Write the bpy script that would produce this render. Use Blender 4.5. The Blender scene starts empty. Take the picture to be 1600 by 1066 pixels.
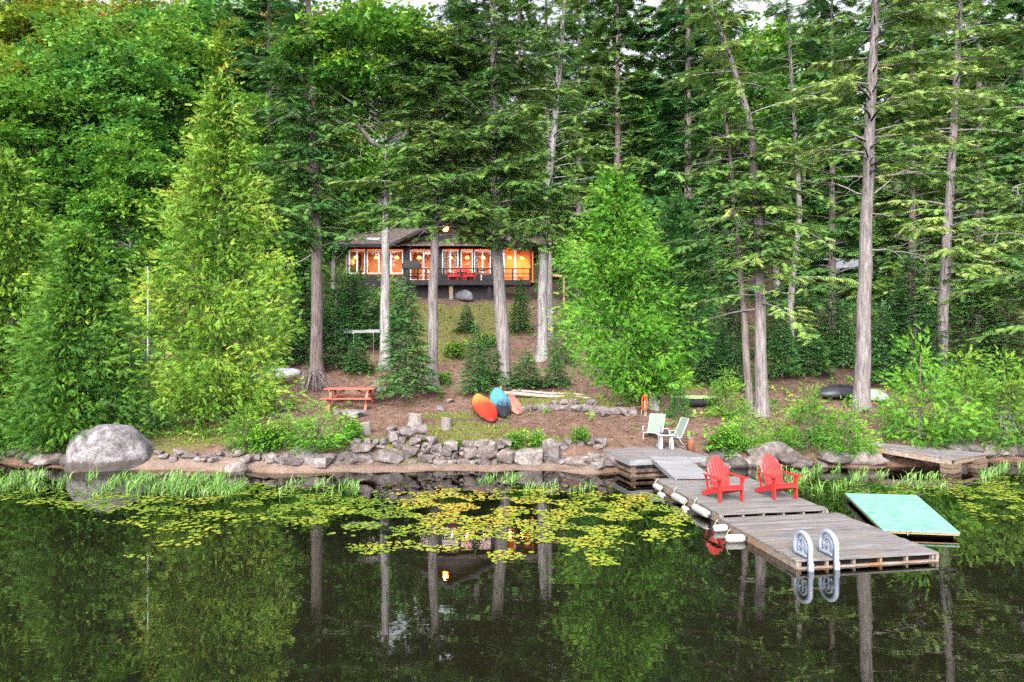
import bpy, bmesh, math, random
import numpy as np
from mathutils import Vector, Matrix

SC = bpy.context.scene
COL = SC.collection
R = math.radians

# ------------------------------------------------------------------ camera
CAM_H = 3.7
F, CX, CY = 1066.67, 800.0, 533.0
cam = bpy.data.cameras.new('camera')
cam.lens = 24.0; cam.sensor_width = 36.0; cam.clip_start = 0.1; cam.clip_end = 2000
cam_o = bpy.data.objects.new('camera', cam); COL.objects.link(cam_o)
cam_o.location = (0, 0, CAM_H); cam_o.rotation_euler = (R(90), 0, 0)
SC.camera = cam_o

# ------------------------------------------------------------------ sky, sun, exposure
SUN_EL, SUN_AZ = 36.0, 192.0          # azimuth clockwise from +Y: behind the camera, to the left
world = bpy.data.worlds.new('World'); SC.world = world; world.use_nodes = True
wn = world.node_tree.nodes; wl = world.node_tree.links
bg = wn['Background']
sky = wn.new('ShaderNodeTexSky'); sky.sky_type = 'NISHITA'; sky.sun_disc = False
sky.sun_elevation = R(SUN_EL); sky.sun_rotation = R(SUN_AZ)
sky.air_density = 1.0; sky.dust_density = 4.0; sky.ozone_density = 1.0
hs = wn.new('ShaderNodeHueSaturation'); hs.inputs['Saturation'].default_value = 0.22
wl.new(sky.outputs[0], hs.inputs['Color']); wl.new(hs.outputs[0], bg.inputs['Color'])
bg.inputs['Strength'].default_value = 0.15
sun = bpy.data.lights.new('sun', 'SUN'); sun.energy = 1.5; sun.angle = R(26); sun.color = (1.0, 0.96, 0.9)
sun_o = bpy.data.objects.new('sun', sun); COL.objects.link(sun_o)
a_ = R(SUN_AZ); e_ = R(SUN_EL)
sdir = Vector((math.sin(a_) * math.cos(e_), math.cos(a_) * math.cos(e_), math.sin(e_)))
sun_o.rotation_euler = sdir.to_track_quat('Z', 'Y').to_euler()
sun_o.location = sdir * 60
SC.view_settings.view_transform = 'Standard'; SC.view_settings.look = 'None'
SC.view_settings.gamma = 1.0; SC.view_settings.exposure = 1.45
SC.view_settings.use_curve_mapping = False
SC.cycles.max_bounces = 6; SC.cycles.diffuse_bounces = 3; SC.cycles.glossy_bounces = 3
SC.cycles.transparent_max_bounces = 8; SC.cycles.transmission_bounces = 4
SC.cycles.caustics_reflective = False; SC.cycles.caustics_refractive = False
SC.cycles.sample_clamp_indirect = 6.0
SC.cycles.use_denoising = False; SC.cycles.use_adaptive_sampling = False
SC.cycles.use_fast_gi = True; SC.cycles.fast_gi_method = 'REPLACE'; SC.cycles.ao_bounces_render = 1; SC.cycles.ao_bounces = 1
world.light_settings.distance = 1.0; world.light_settings.ao_factor = 1.0

# ------------------------------------------------------------------ measuring helpers
def at(x, y, d):
    """world point at photo pixel x, y and distance d"""
    return np.array([(x - CX) / F * d, d, CAM_H - (y - CY) / F * d])
def level(x, y, z=0.0):
    """world point where the sight line through x, y meets height z"""
    return at(x, y, F * (CAM_H - z) / (y - CY))
_sh = [(-2500, 715), (-200, 722), (0, 724), (100, 733), (240, 735), (300, 735), (400, 739), (550, 739), (700, 736), (850, 736),
       (930, 741), (1000, 735), (1100, 727), (1200, 728), (1350, 731), (1450, 729), (1550, 722), (1800, 714), (3500, 710)]
_shX = np.array([level(x, y)[0] for x, y in _sh]); _shD = np.array([level(x, y)[1] for x, y in _sh])
def shore(X):
    X = np.asarray(X, float)
    return np.interp(X, _shX, _shD) + 0.10 * np.sin(X * 2.3) + 0.06 * np.sin(X * 5.1 + 1)
_cs = [-140, -40, -8, -3, -1, 0, .45, .80, 1.02, 5.2, 8.5, 12.5, 15.5, 18.5, 23, 27, 42, 72, 115, 240]
_cz = [-6, -4, -1.5, -.5, -.16, 0, .09, .13, .62, 1.25, 2.05, 3.4, 4.6, 5.7, 6.4, 6.9, 12, 24, 37, 60]
_ss = [-140, -40, -8, -3, -1, 0, .3, 1.0, 2.5, 5.2, 8.5, 12.5, 15.5, 18.5, 23, 27, 42, 72, 115, 240]
_sz = [-6, -4, -1.5, -.5, -.16, 0, .2, .52, .82, 1.25, 2.05, 3.4, 4.6, 5.7, 6.4, 6.9, 12, 24, 37, 60]
def ground(X, Y):
    X = np.asarray(X, float); Y = np.asarray(Y, float)
    s = Y - shore(X)
    zc = np.interp(s, _cs, _cz); zs = np.interp(s, _ss, _sz)
    w = np.clip(np.minimum(X + 5.4, 2.6 - X) / 0.7, 0, 1)
    z = zc * w + zs * (1 - w)
    bump = 0.05 * np.sin(X * 1.7 + Y * .9) * np.sin(Y * 1.3 - X * .4) + 0.03 * np.sin(X * 3.9 + 1.3) * np.sin(Y * 3.1 + .7) \
        + 0.018 * np.sin(X * 8.7 + Y * 2) * np.sin(Y * 9.1)
    big = 0.6 * np.sin(X * .13 + 1) * np.sin(Y * .11)
    return z + bump * np.clip(s / 1.5, 0.1, 1) + big * np.clip((s - 20) / 15, 0, 1.5)
def hit(x, y):
    d = np.arange(8, 140, .02)
    X = (x - CX) / F * d; Z = CAM_H - (y - CY) / F * d
    g = np.maximum(ground(X, d), 0)
    i = int(np.argmax(Z <= g))
    return np.array([X[i], d[i], g[i]])
def gpt(X, Y, dz=0):
    return np.array([X, Y, float(ground(X, Y)) + dz])

# ------------------------------------------------------------------ object helpers
def tag(o, label=None, cat=None, group=None, kind=None):
    if label: o['label'] = label
    if cat: o['category'] = cat
    if group: o['group'] = group
    if kind: o['kind'] = kind
    return o
def thing(name, label, cat, loc=(0, 0, 0), rotz=0.0, group=None):
    o = bpy.data.objects.new(name, None); COL.objects.link(o)
    o.empty_display_size = .2
    o.location = tuple(float(v) for v in loc); o.rotation_euler = (0, 0, rotz)
    return tag(o, label, cat, group)
def copy_tree(o, parent=None):
    c = o.copy(); COL.objects.link(c); c.parent = parent
    for ch in list(o.children): copy_tree(ch, c)
    return c

def np_mesh(name, V, Q, mat, parent=None, var=None, smooth=False, attrs=None):
    """V (n,3), Q (m,4) or (m,3)"""
    V = np.ascontiguousarray(V, np.float32); Q = np.ascontiguousarray(Q, np.int32)
    m, k = Q.shape
    me = bpy.data.meshes.new(name)
    me.vertices.add(len(V)); me.vertices.foreach_set('co', V.ravel())
    me.loops.add(m * k); me.loops.foreach_set('vertex_index', Q.ravel())
    me.polygons.add(m); me.polygons.foreach_set('loop_start', np.arange(0, m * k, k, dtype=np.int32))
    if smooth: me.polygons.foreach_set('use_smooth', np.ones(m, bool))
    if var is not None:
        at_ = me.attributes.new('var', 'FLOAT', 'POINT'); at_.data.foreach_set('value', np.ascontiguousarray(var, np.float32))
    for n, a in (attrs or {}).items():
        at_ = me.attributes.new(n, 'FLOAT', 'POINT'); at_.data.foreach_set('value', np.ascontiguousarray(a, np.float32))
    me.update(calc_edges=True)
    if mat: me.materials.append(mat)
    o = bpy.data.objects.new(name, me); COL.objects.link(o); o.parent = parent
    return o

class MB:
    def __init__(s): s.v = []; s.f = []; s.a = []; s.cur = 0.5
    def _add(s, vs, fs):
        n = len(s.v); s.v += [tuple(float(c) for c in p) for p in vs]; s.a += [s.cur] * len(vs)
        s.f += [tuple(i + n for i in f) for f in fs]; return s
    def box(s, c, size, rz=0.0):
        hx, hy, hz = [q / 2 for q in size]; ca, sa = math.cos(rz), math.sin(rz)
        P = []
        for z in (-hz, hz):
            for x, y in ((-hx, -hy), (hx, -hy), (hx, hy), (-hx, hy)):
                P.append((c[0] + x * ca - y * sa, c[1] + x * sa + y * ca, c[2] + z))
        return s._add(P, [(3, 2, 1, 0), (4, 5, 6, 7), (0, 1, 5, 4), (1, 2, 6, 5), (2, 3, 7, 6), (3, 0, 4, 7)])
    def beam(s, p0, p1, w, h, up=(0, 0, 1)):
        p0 = Vector([float(v) for v in p0]); p1 = Vector([float(v) for v in p1]); d = (p1 - p0).normalized(); up = Vector(up)
        x = d.cross(up)
        if x.length < 1e-4: x = d.cross(Vector((1, 0, 0)))
        x.normalize(); z = x.cross(d).normalized()
        P = []
        for p in (p0, p1):
            for a, b in ((-1, -1), (1, -1), (1, 1), (-1, 1)):
                P.append(p + x * (a * w / 2) + z * (b * h / 2))
        return s._add(P, [(0, 1, 2, 3), (7, 6, 5, 4), (0, 4, 5, 1), (1, 5, 6, 2), (2, 6, 7, 3), (3, 7, 4, 0)])
    def prism(s, poly, off):
        n = len(poly); poly = [np.array(p, float) for p in poly]; off = np.array(off, float)
        P = poly + [p + off for p in poly]
        fs = [tuple(range(n - 1, -1, -1)), tuple(range(n, 2 * n))] + [(i, (i + 1) % n, n + (i + 1) % n, n + i) for i in range(n)]
        return s._add(P, fs)
    def tube(s, pts, rad, n=8, cap=True, flat=1.0):
        pts = [Vector([float(v) for v in p]) for p in pts]
        if not hasattr(rad, '__len__'): rad = [rad] * len(pts)
        t0 = (pts[1] - pts[0]).normalized()
        x = t0.orthogonal().normalized(); P = []
        for i, p in enumerate(pts):
            a = pts[max(i - 1, 0)]; b = pts[min(i + 1, len(pts) - 1)]; t = (b - a).normalized()
            x = (x - t * x.dot(t)).normalized(); y = t.cross(x)
            for k in range(n):
                an = 2 * math.pi * k / n
                P.append(p + (x * math.cos(an) + y * math.sin(an) * flat) * rad[i])
        fs = []
        for i in range(len(pts) - 1):
            for k in range(n):
                fs.append((i * n + k, i * n + (k + 1) % n, (i + 1) * n + (k + 1) % n, (i + 1) * n + k))
        if cap:
            fs.append(tuple(range(n - 1, -1, -1))); fs.append(tuple(range((len(pts) - 1) * n, len(pts) * n)))
        return s._add(P, fs)
    def lathe(s, prof, c=(0, 0, 0), n=16):
        P = []; fs = []
        for r, z in prof:
            for k in range(n):
                an = 2 * math.pi * k / n; P.append((c[0] + r * math.cos(an), c[1] + r * math.sin(an), c[2] + z))
        for i in range(len(prof) - 1):
            for k in range(n): fs.append((i * n + k, i * n + (k + 1) % n, (i + 1) * n + (k + 1) % n, (i + 1) * n + k))
        fs.append(tuple(range(n - 1, -1, -1))); fs.append(tuple(range((len(prof) - 1) * n, len(prof) * n)))
        return s._add(P, fs)
    def build(s, name, mat, parent=None, org=None, smooth=False, bevel=0.0):
        me = bpy.data.meshes.new(name)
        V = s.v if org is None else [(p[0] - org[0], p[1] - org[1], p[2] - org[2]) for p in s.v]
        me.from_pydata(V, [], s.f)
        a = me.attributes.new('var', 'FLOAT', 'POINT'); a.data.foreach_set('value', np.array(s.a, np.float32))
        if smooth: me.polygons.foreach_set('use_smooth', [True] * len(me.polygons))
        me.materials.append(mat)
        o = bpy.data.objects.new(name, me); COL.objects.link(o); o.parent = parent
        if bevel:
            b = o.modifiers.new('bevel', 'BEVEL'); b.width = bevel; b.segments = 1; b.limit_method = 'ANGLE'
        return o

# ------------------------------------------------------------------ materials
class NT:
    def __init__(s, name):
        s.m = bpy.data.materials.new(name); s.m.use_nodes = True
        s.t = s.m.node_tree; s.t.nodes.clear()
        s.out = s.n('ShaderNodeOutputMaterial')
    def n(s, typ, **kw):
        o = s.t.nodes.new(typ)
        for k, v in kw.items(): setattr(o, k, v)
        return o
    def l(s, a, b): s.t.links.new(a, b)
    def setin(s, node, **kw):
        for k, v in kw.items():
            k = k.replace('_', ' ')
            if hasattr(v, 'is_linked') or isinstance(v, bpy.types.NodeSocket): s.l(v, node.inputs[k])
            else: node.inputs[k].default_value = v
        return node
    def coords(s, kind='Object', scale=(1, 1, 1)):
        tc = s.n('ShaderNodeTexCoord'); mp = s.n('ShaderNodeMapping'); mp.inputs['Scale'].default_value = scale
        s.l(tc.outputs[kind], mp.inputs['Vector']); return mp.outputs[0]
    def worldpos(s, scale=(1, 1, 1)):
        g = s.n('ShaderNodeNewGeometry'); mp = s.n('ShaderNodeMapping'); mp.inputs['Scale'].default_value = scale
        s.l(g.outputs['Position'], mp.inputs['Vector']); return mp.outputs[0]
    def noise(s, vec, scale, detail=4, rough=.55):
        o = s.n('ShaderNodeTexNoise'); o.inputs['Scale'].default_value = scale; o.inputs['Detail'].default_value = detail
        o.inputs['Roughness'].default_value = rough; s.l(vec, o.inputs['Vector']); return o.outputs['Fac']
    def ramp(s, fac, stops):
        o = s.n('ShaderNodeValToRGB'); e = o.color_ramp.elements
        while len(e) < len(stops): e.new(.5)
        for el, (p, c) in zip(e, stops):
            el.position = p; el.color = (*c, 1) if len(c) == 3 else c
        s.l(fac, o.inputs[0]); return o.outputs[0]
    def mix(s, fac, a, b, blend='MIX'):
        o = s.n('ShaderNodeMix', data_type='RGBA', blend_type=blend)
        for sock, v in ((o.inputs[0], fac), (o.inputs[6], a), (o.inputs[7], b)):
            if isinstance(v, bpy.types.NodeSocket): s.l(v, sock)
            else: sock.default_value = v if not isinstance(v, tuple) else (*v, 1)
        return o.outputs[2]
    def math(s, op, a, b=0.0):
        o = s.n('ShaderNodeMath', operation=op)
        for i, v in enumerate((a, b)):
            if isinstance(v, bpy.types.NodeSocket): s.l(v, o.inputs[i])
            else: o.inputs[i].default_value = v
        return o.outputs[0]
    def bump(s, h, strength=.3, dist=.02):
        o = s.n('ShaderNodeBump'); o.inputs['Strength'].default_value = strength; o.inputs['Distance'].default_value = dist
        s.l(h, o.inputs['Height']); return o.outputs[0]
    def attr(s, name): return s.n('ShaderNodeAttribute', attribute_name=name).outputs['Fac']
    def principled(s, color, rough=.6, spec=.4, normal=None, metal=0.0):
        p = s.n('ShaderNodeBsdfPrincipled')
        if isinstance(color, bpy.types.NodeSocket): s.l(color, p.inputs['Base Color'])
        else: p.inputs['Base Color'].default_value = (*color, 1)
        p.inputs['Roughness'].default_value = rough; p.inputs['Specular IOR Level'].default_value = spec; p.inputs['Metallic'].default_value = metal
        if normal: s.l(normal, p.inputs['Normal'])
        return p.outputs[0]
    def done(s, sh): s.l(sh, s.out.inputs['Surface']); return s.m

def leaf_mat(name, stops, trans=.3, rough=.5, spec=.25, gain=1.7):
    t = NT(name)
    oi = t.n('ShaderNodeObjectInfo').outputs['Random']
    v = t.math('ADD', t.attr('var'), t.math('MULTIPLY', t.math('SUBTRACT', oi, .5), .16))
    n = t.noise(t.worldpos(), .9, 2)
    v = t.math('ADD', v, t.math('MULTIPLY', t.math('SUBTRACT', n, .5), .5))
    stops = [(q, tuple(min(c_ * gain, .9) for c_ in col)) for q, col in stops]
    c = t.ramp(v, stops)
    p = t.principled(c, rough, spec)
    tr = t.n('ShaderNodeBsdfTranslucent'); t.l(c, tr.inputs['Color'])
    mx = t.n('ShaderNodeMixShader'); mx.inputs[0].default_value = trans
    t.l(p, mx.inputs[1]); t.l(tr.outputs[0], mx.inputs[2])
    return t.done(mx.outputs[0])
def bark_mat(name, dark, light, scale=1.0, lichen=None):
    t = NT(name); v = t.coords('Object', (14 * scale, 14 * scale, 1.6 * scale))
    n = t.noise(v, 1.0, 6, .65); n2 = t.noise(t.coords('Object', (1, 1, .5)), 2.2, 4)
    c = t.ramp(n, [(.33, dark), (.62, light)])
    if lichen: c = t.mix(t.ramp(n2, [(.52, (0, 0, 0)), (.66, (1, 1, 1))]), c, lichen)
    c = t.mix(t.math('MULTIPLY', n2, .35), c, dark)
    return t.done(t.principled(c, .9, .1, t.bump(n, .9, .05)))
def wood_mat(name, c1, c2, stain=None, grain=(1.2, 22, 22), rough=.8, objvar=.35):
    t = NT(name); v = t.coords('Object', grain)
    oi = t.n('ShaderNodeObjectInfo').outputs['Random']
    cb = t.n('ShaderNodeVectorMath', operation='ADD'); t.l(v, cb.inputs[0])
    cv = t.n('ShaderNodeCombineXYZ'); t.l(t.math('MULTIPLY', oi, 37.0), cv.inputs[0]); t.l(t.math('MULTIPLY', oi, 91.0), cv.inputs[1])
    t.l(cv.outputs[0], cb.inputs[1])
    n = t.noise(cb.outputs[0], 1.0, 6, .7)
    c = t.ramp(n, [(.32, c1), (.66, c2)])
    c = t.mix(t.math('MULTIPLY', oi, objvar), c, c1)
    if stain:
        n2 = t.noise(t.worldpos(), 1.7, 5, .6)
        c = t.mix(t.ramp(n2, [(.5, (0, 0, 0)), (.68, (1, 1, 1))]), c, stain)
    return t.done(t.principled(c, rough, .2, t.bump(n, .5, .01)))
def paint(name, col, rough=.5, spec=.4, wear=.12, scale=6.0, metal=0.0):
    t = NT(name); n = t.noise(t.coords('Object'), scale, 5, .65)
    d = tuple(c * (1 - wear * 2.2) for c in col); b = tuple(min(1, c * (1 + wear)) for c in col)
    c = t.ramp(n, [(.3, d), (.5, col), (.72, b)])
    return t.done(t.principled(c, rough, spec, t.bump(n, .08, .01), metal))
def rock_mat(name, c1, c2, c3, scale=1.0, wet=None):
    t = NT(name); v = t.coords('Object'); oi = t.n('ShaderNodeObjectInfo').outputs['Random']
    w = t.worldpos()
    n = t.noise(w, 3.2 * scale, 8, .62); n2 = t.noise(w, 14 * scale, 6, .7); n3 = t.noise(w, 1.1 * scale, 3)
    c = t.ramp(n, [(.3, c1), (.5, c2), (.7, c3)])
    c = t.mix(t.math('MULTIPLY', t.math('SUBTRACT', oi, .2), .55), c, (.15, .10, .085))
    spk = t.ramp(n2, [(.38, (0, 0, 0)), (.52, (1, 1, 1))])
    c = t.mix(spk, t.mix(.6, c, (.05, .045, .045)), c)
    n4 = t.noise(w, 2.1 * scale, 5, .7)
    c = t.mix(t.ramp(n4, [(.55, (0, 0, 0)), (.63, (1, 1, 1))]), c, t.mix(.45, c, (.36, .36, .34)))
    if wet:
        sp = t.n('ShaderNodeSeparateXYZ'); t.l(w, sp.inputs[0])
        zf = t.math('ADD', sp.outputs[2], t.math('MULTIPLY', t.math('SUBTRACT', n, .5), wet * .5))
        c = t.mix(t.ramp(t.math('DIVIDE', zf, wet * 2), [(.40, (1, 1, 1)), (.55, (0, 0, 0))]), c, t.mix(.72, c, (.06, .045, .035)))
    h = t.math('ADD', t.math('MULTIPLY', n, 1.0), t.math('MULTIPLY', n2, .35))
    return t.done(t.principled(c, .88, .2, t.bump(h, .8, .06)))

M = {}
# foliage
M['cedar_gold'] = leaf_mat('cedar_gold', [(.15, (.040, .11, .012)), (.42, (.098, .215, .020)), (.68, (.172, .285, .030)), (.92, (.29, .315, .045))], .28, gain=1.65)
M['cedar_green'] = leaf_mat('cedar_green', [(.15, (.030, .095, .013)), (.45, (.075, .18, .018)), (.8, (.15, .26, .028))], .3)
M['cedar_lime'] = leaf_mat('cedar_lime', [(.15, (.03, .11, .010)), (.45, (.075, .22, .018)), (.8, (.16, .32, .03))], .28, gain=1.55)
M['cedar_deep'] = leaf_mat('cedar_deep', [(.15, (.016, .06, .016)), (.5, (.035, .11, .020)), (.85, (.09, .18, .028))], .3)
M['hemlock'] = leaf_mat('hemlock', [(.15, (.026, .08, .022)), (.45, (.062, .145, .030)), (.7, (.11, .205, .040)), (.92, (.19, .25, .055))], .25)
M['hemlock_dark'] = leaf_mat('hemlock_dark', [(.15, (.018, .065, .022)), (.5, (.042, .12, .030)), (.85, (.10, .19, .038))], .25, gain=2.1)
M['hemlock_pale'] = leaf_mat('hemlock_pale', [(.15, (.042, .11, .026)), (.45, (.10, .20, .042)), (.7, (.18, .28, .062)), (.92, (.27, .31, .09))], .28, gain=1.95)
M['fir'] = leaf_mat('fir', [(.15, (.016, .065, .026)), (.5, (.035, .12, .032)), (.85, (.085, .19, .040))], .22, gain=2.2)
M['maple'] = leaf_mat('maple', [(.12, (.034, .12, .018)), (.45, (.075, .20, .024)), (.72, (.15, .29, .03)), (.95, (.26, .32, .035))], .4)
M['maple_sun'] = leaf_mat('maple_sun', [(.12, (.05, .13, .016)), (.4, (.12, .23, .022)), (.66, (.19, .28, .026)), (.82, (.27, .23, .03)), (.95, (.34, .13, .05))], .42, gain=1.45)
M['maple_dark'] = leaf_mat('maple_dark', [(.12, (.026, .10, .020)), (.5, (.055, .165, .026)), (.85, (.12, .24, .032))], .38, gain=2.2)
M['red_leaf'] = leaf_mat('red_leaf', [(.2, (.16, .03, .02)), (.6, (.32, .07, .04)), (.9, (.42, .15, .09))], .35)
M['grass'] = leaf_mat('grass', [(.2, (.06, .13, .015)), (.5, (.13, .21, .025)), (.85, (.26, .27, .05))], .35)
M['reed'] = leaf_mat('reed', [(.2, (.05, .15, .025)), (.55, (.13, .27, .05)), (.85, (.26, .37, .14))], .35)
M['lily'] = leaf_mat('lily', [(.10, (.04, .11, .012)), (.35, (.13, .22, .02)), (.55, (.26, .30, .03)), (.75, (.38, .31, .035)), (.92, (.42, .20, .04))], .12, .4, .4, 1.3)
M['litter'] = leaf_mat('litter', [(.1, (.06, .03, .022)), (.5, (.15, .08, .055)), (.9, (.30, .18, .11))], .1, .9, .05, 1.0)
# bark
M['bark_grey'] = bark_mat('bark_grey', (.10, .082, .08), (.33, .295, .29), 1.0)
M['bark_pale'] = bark_mat('bark_pale', (.12, .105, .105), (.42, .395, .39), .8, (.36, .37, .33))
M['bark_brown'] = bark_mat('bark_brown', (.085, .066, .062), (.27, .22, .205), 1.1)
M['bark_dead'] = bark_mat('bark_dead', (.13, .11, .10), (.36, .32, .30), 1.0)
# wood and paint
M['deck_wood'] = wood_mat('deck_wood', (.070, .060, .060), (.33, .31, .31), (.20, .165, .145), (1.3, 26, 26))
M['deck_pale'] = wood_mat('deck_pale', (.15, .15, .162), (.33, .33, .35), None, (1.3, 20, 20))
M['crib_wood'] = wood_mat('crib_wood', (.09, .06, .042), (.30, .215, .16), (.06, .045, .035), (1.5, 20, 20))
M['edge_wood'] = wood_mat('edge_wood', (.12, .09, .07), (.42, .36, .31), (.30, .15, .07), (1.2, 20, 20))
M['log_pale'] = wood_mat('log_pale', (.24, .17, .14), (.52, .43, .37), None, (2, 14, 14))
M['tan_wood'] = wood_mat('tan_wood', (.30, .17, .08), (.52, .33, .18), None, (2, 16, 16))
M['red'] = paint('red_chair_plastic', (.56, .026, .024), .40, .75, .17, 14)
M['red_top'] = M['red']
M['picnic_red'] = paint('picnic_red', (.50, .135, .10), .65, .2, .2, 9)
M['white_plastic'] = paint('white_plastic', (.30, .345, .46), .38, .45, .04)
M['white'] = paint('white_trim', (.50, .50, .52), .45, .4, .05)
M['fender'] = paint('fender_vinyl', (.40, .39, .38), .45, .4, .12)
M['metal_pole'] = paint('pale_metal', (.60, .61, .63), .35, .5, .05)
M['sling'] = paint('sling_fabric', (.20, .25, .215), .8, .15, .08, 30)
M['black'] = paint('black_plastic', (.018, .018, .02), .55, .4, .2)
M['dark_rubber'] = paint('dark_gap', (.012, .011, .010), .9, .1, .1)
M['siding'] = paint('siding_paint', (.034, .027, .033), .6, .25, .18, 5)
M['siding_dark'] = paint('neighbour_siding', (.030, .032, .036), .7, .2, .2, 5)
M['trim_dark'] = paint('dark_trim', (.022, .020, .024), .6, .3, .1)
M['roof'] = rock_mat('roof_shingle', (.055, .040, .036), (.095, .072, .065), (.15, .115, .105), 2.0)
M['roof_metal'] = paint('roof_metal', (.30, .31, .34), .45, .4, .18, 3)
M['orange_rope'] = paint('orange_rope', (.75, .10, .02), .6, .2, .1)
M['rope'] = paint('rope', (.45, .38, .25), .9, .1, .1)
M['blue'] = paint('blue_plastic', (.14, .24, .52), .5, .35, .15)
M['grey_hull'] = paint('grey_hull', (.36, .36, .44), .5, .35, .2, 3)
M['silver_hull'] = paint('silver_hull', (.30, .32, .35), .35, .5, .3, 4, .5)
M['canoe_lime'] = paint('canoe_lime', (.36, .55, .18), .5, .35, .1)
M['canoe_dark'] = paint('canoe_dark', (.035, .04, .05), .5, .35, .2)
M['pale_hull'] = paint('pale_hull', (.26, .33, .27), .5, .35, .25, 4)
M['tarp'] = paint('dark_tarp', (.030, .034, .045), .45, .4, .3, 3)
M['turquoise'] = None
M['terracotta'] = paint('terracotta', (.26, .10, .055), .8, .15, .25, 10)
M['yellow_band'] = paint('yellow_band', (.65, .42, .03), .6, .2, .1)
M['pink_hull'] = paint('pink_hull', (.62, .20, .155), .5, .35, .06)
def var_paint(name, stops, rough=.4, noise_amt=.12):
    t = NT(name); v = t.math('ADD', t.attr('var'), t.math('MULTIPLY', t.math('SUBTRACT', t.noise(t.coords('Object'), 5, 4), .5), noise_amt))
    return t.done(t.principled(t.ramp(v, stops), rough, .4))
M['kayak_fire'] = var_paint('kayak_fire', [(.05, (.62, .33, .08)), (.30, (.60, .21, .05)), (.52, (.58, .05, .02)), (.95, (.55, .02, .015))], .4, .2)
M['kayak_teal'] = var_paint('kayak_teal', [(.0, (.10, .36, .40)), (.55, (.08, .29, .34)), (.70, (.04, .10, .13)), (.80, (.02, .025, .035))], .4, .35)
def mat_turq():
    t = NT('turquoise_foam'); n = t.noise(t.coords('Object', (1, 2.2, 1)), 4.2, 5, .7); n2 = t.noise(t.coords('Object'), 1.3, 3)
    c = t.ramp(n, [(.36, (.09, .30, .215)), (.47, (.205, .485, .345)), (.7, (.25, .55, .40))])
    c = t.mix(t.math('MULTIPLY', n2, .25), c, (.13, .38, .26))
    return t.done(t.principled(c, .6, .25, t.bump(n, .15, .01)))
M['turquoise'] = mat_turq()
# rocks
M['boulder'] = rock_mat('boulder_granite', (.065, .060, .062), (.20, .19, .205), (.40, .385, .40), 1.5, .28)
M['rock'] = rock_mat('shore_rock', (.085, .070, .066), (.175, .150, .148), (.30, .265, .26), 1.3, .10)
M['rock_pale'] = rock_mat('pale_rock', (.13, .105, .098), (.25, .212, .20), (.40, .35, .335), 1.4, .10)
M['rock_dark'] = rock_mat('dark_rock', (.045, .04, .038), (.11, .098, .092), (.19, .17, .16), 1.3)
def mat_ground():
    t = NT('ground'); w = t.worldpos()
    n1 = t.noise(w, .55, 5); n2 = t.noise(w, 3.2, 6, .7); n3 = t.noise(w, 16, 5, .7)
    dirt = t.ramp(n2, [(.3, (.075, .044, .033)), (.5, (.148, .090, .066)), (.72, (.25, .160, .12))])
    dirt = t.mix(t.math('MULTIPLY', t.ramp(n3, [(.45, (0, 0, 0)), (.75, (1, 1, 1))]), .45), dirt, (.34, .24, .19))
    moss = t.ramp(n3, [(.3, (.085, .085, .030)), (.55, (.165, .150, .055)), (.8, (.25, .20, .095))])
    g = t.math('ADD', t.attr('grass'), t.math('MULTIPLY', t.math('SUBTRACT', n2, .5), 1.1))
    c = t.mix(t.ramp(g, [(.38, (0, 0, 0)), (.62, (1, 1, 1))]), dirt, moss)
    sand = t.ramp(n2, [(.3, (.17, .115, .09)), (.7, (.30, .22, .18))])
    sa = t.math('ADD', t.attr('sand'), t.math('MULTIPLY', t.math('SUBTRACT', n2, .5), .35))
    c = t.mix(t.ramp(sa, [(.4, (0, 0, 0)), (.6, (1, 1, 1))]), c, sand)
    silt = t.ramp(n2, [(.3, (.10, .052, .018)), (.7, (.20, .115, .045))])
    c = t.mix(t.attr('wet'), c, silt)
    c = t.mix(t.attr('silt'), c, (.026, .031, .021))  # dark silt; light lost in deep, murky water is also put into this colour
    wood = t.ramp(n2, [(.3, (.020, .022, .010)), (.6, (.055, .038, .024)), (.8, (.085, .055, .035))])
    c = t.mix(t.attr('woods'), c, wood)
    return t.done(t.principled(c, .95, .08, t.bump(t.math('ADD', n2, n3), .9, .05)))
M['ground'] = mat_ground()
def mat_water():
    t = NT('lake_water'); w = t.worldpos((1.0, 2.6, 1))
    n1 = t.noise(w, .9, 2, .45); n2 = t.noise(t.worldpos((1.2, 4.0, 1)), 2.2, 1, .4)
    h = t.math('ADD', t.math('MULTIPLY', n1, 1.0), t.math('MULTIPLY', n2, .28))
    nb = t.bump(h, .016, .08)
    fr = t.n('ShaderNodeFresnel'); fr.inputs['IOR'].default_value = 2.75; t.l(nb, fr.inputs['Normal'])
    gl = t.n('ShaderNodeBsdfGlossy'); gl.inputs['Roughness'].default_value = .012; gl.inputs['Color'].default_value = (.95, .95, .93, 1); t.l(nb, gl.inputs['Normal'])
    tr = t.n('ShaderNodeBsdfTransparent'); tr.inputs['Color'].default_value = (.62, .52, .38, 1)
    mx = t.n('ShaderNodeMixShader'); t.l(fr.outputs[0], mx.inputs[0]); t.l(tr.outputs[0], mx.inputs[1]); t.l(gl.outputs[0], mx.inputs[2])
    return t.done(mx.outputs[0])
M['water'] = mat_water()
def mat_glass():
    t = NT('window_glass'); fr = t.n('ShaderNodeFresnel'); fr.inputs['IOR'].default_value = 1.5
    gl = t.n('ShaderNodeBsdfGlossy'); gl.inputs['Roughness'].default_value = .02
    tr = t.n('ShaderNodeBsdfTransparent'); tr.inputs['Color'].default_value = (.93, .93, .93, 1)
    mx = t.n('ShaderNodeMixShader'); t.l(t.math('ADD', fr.outputs[0], .05), mx.inputs[0]); t.l(tr.outputs[0], mx.inputs[1]); t.l(gl.outputs[0], mx.inputs[2])
    return t.done(mx.outputs[0])
M['glass'] = mat_glass()
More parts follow.
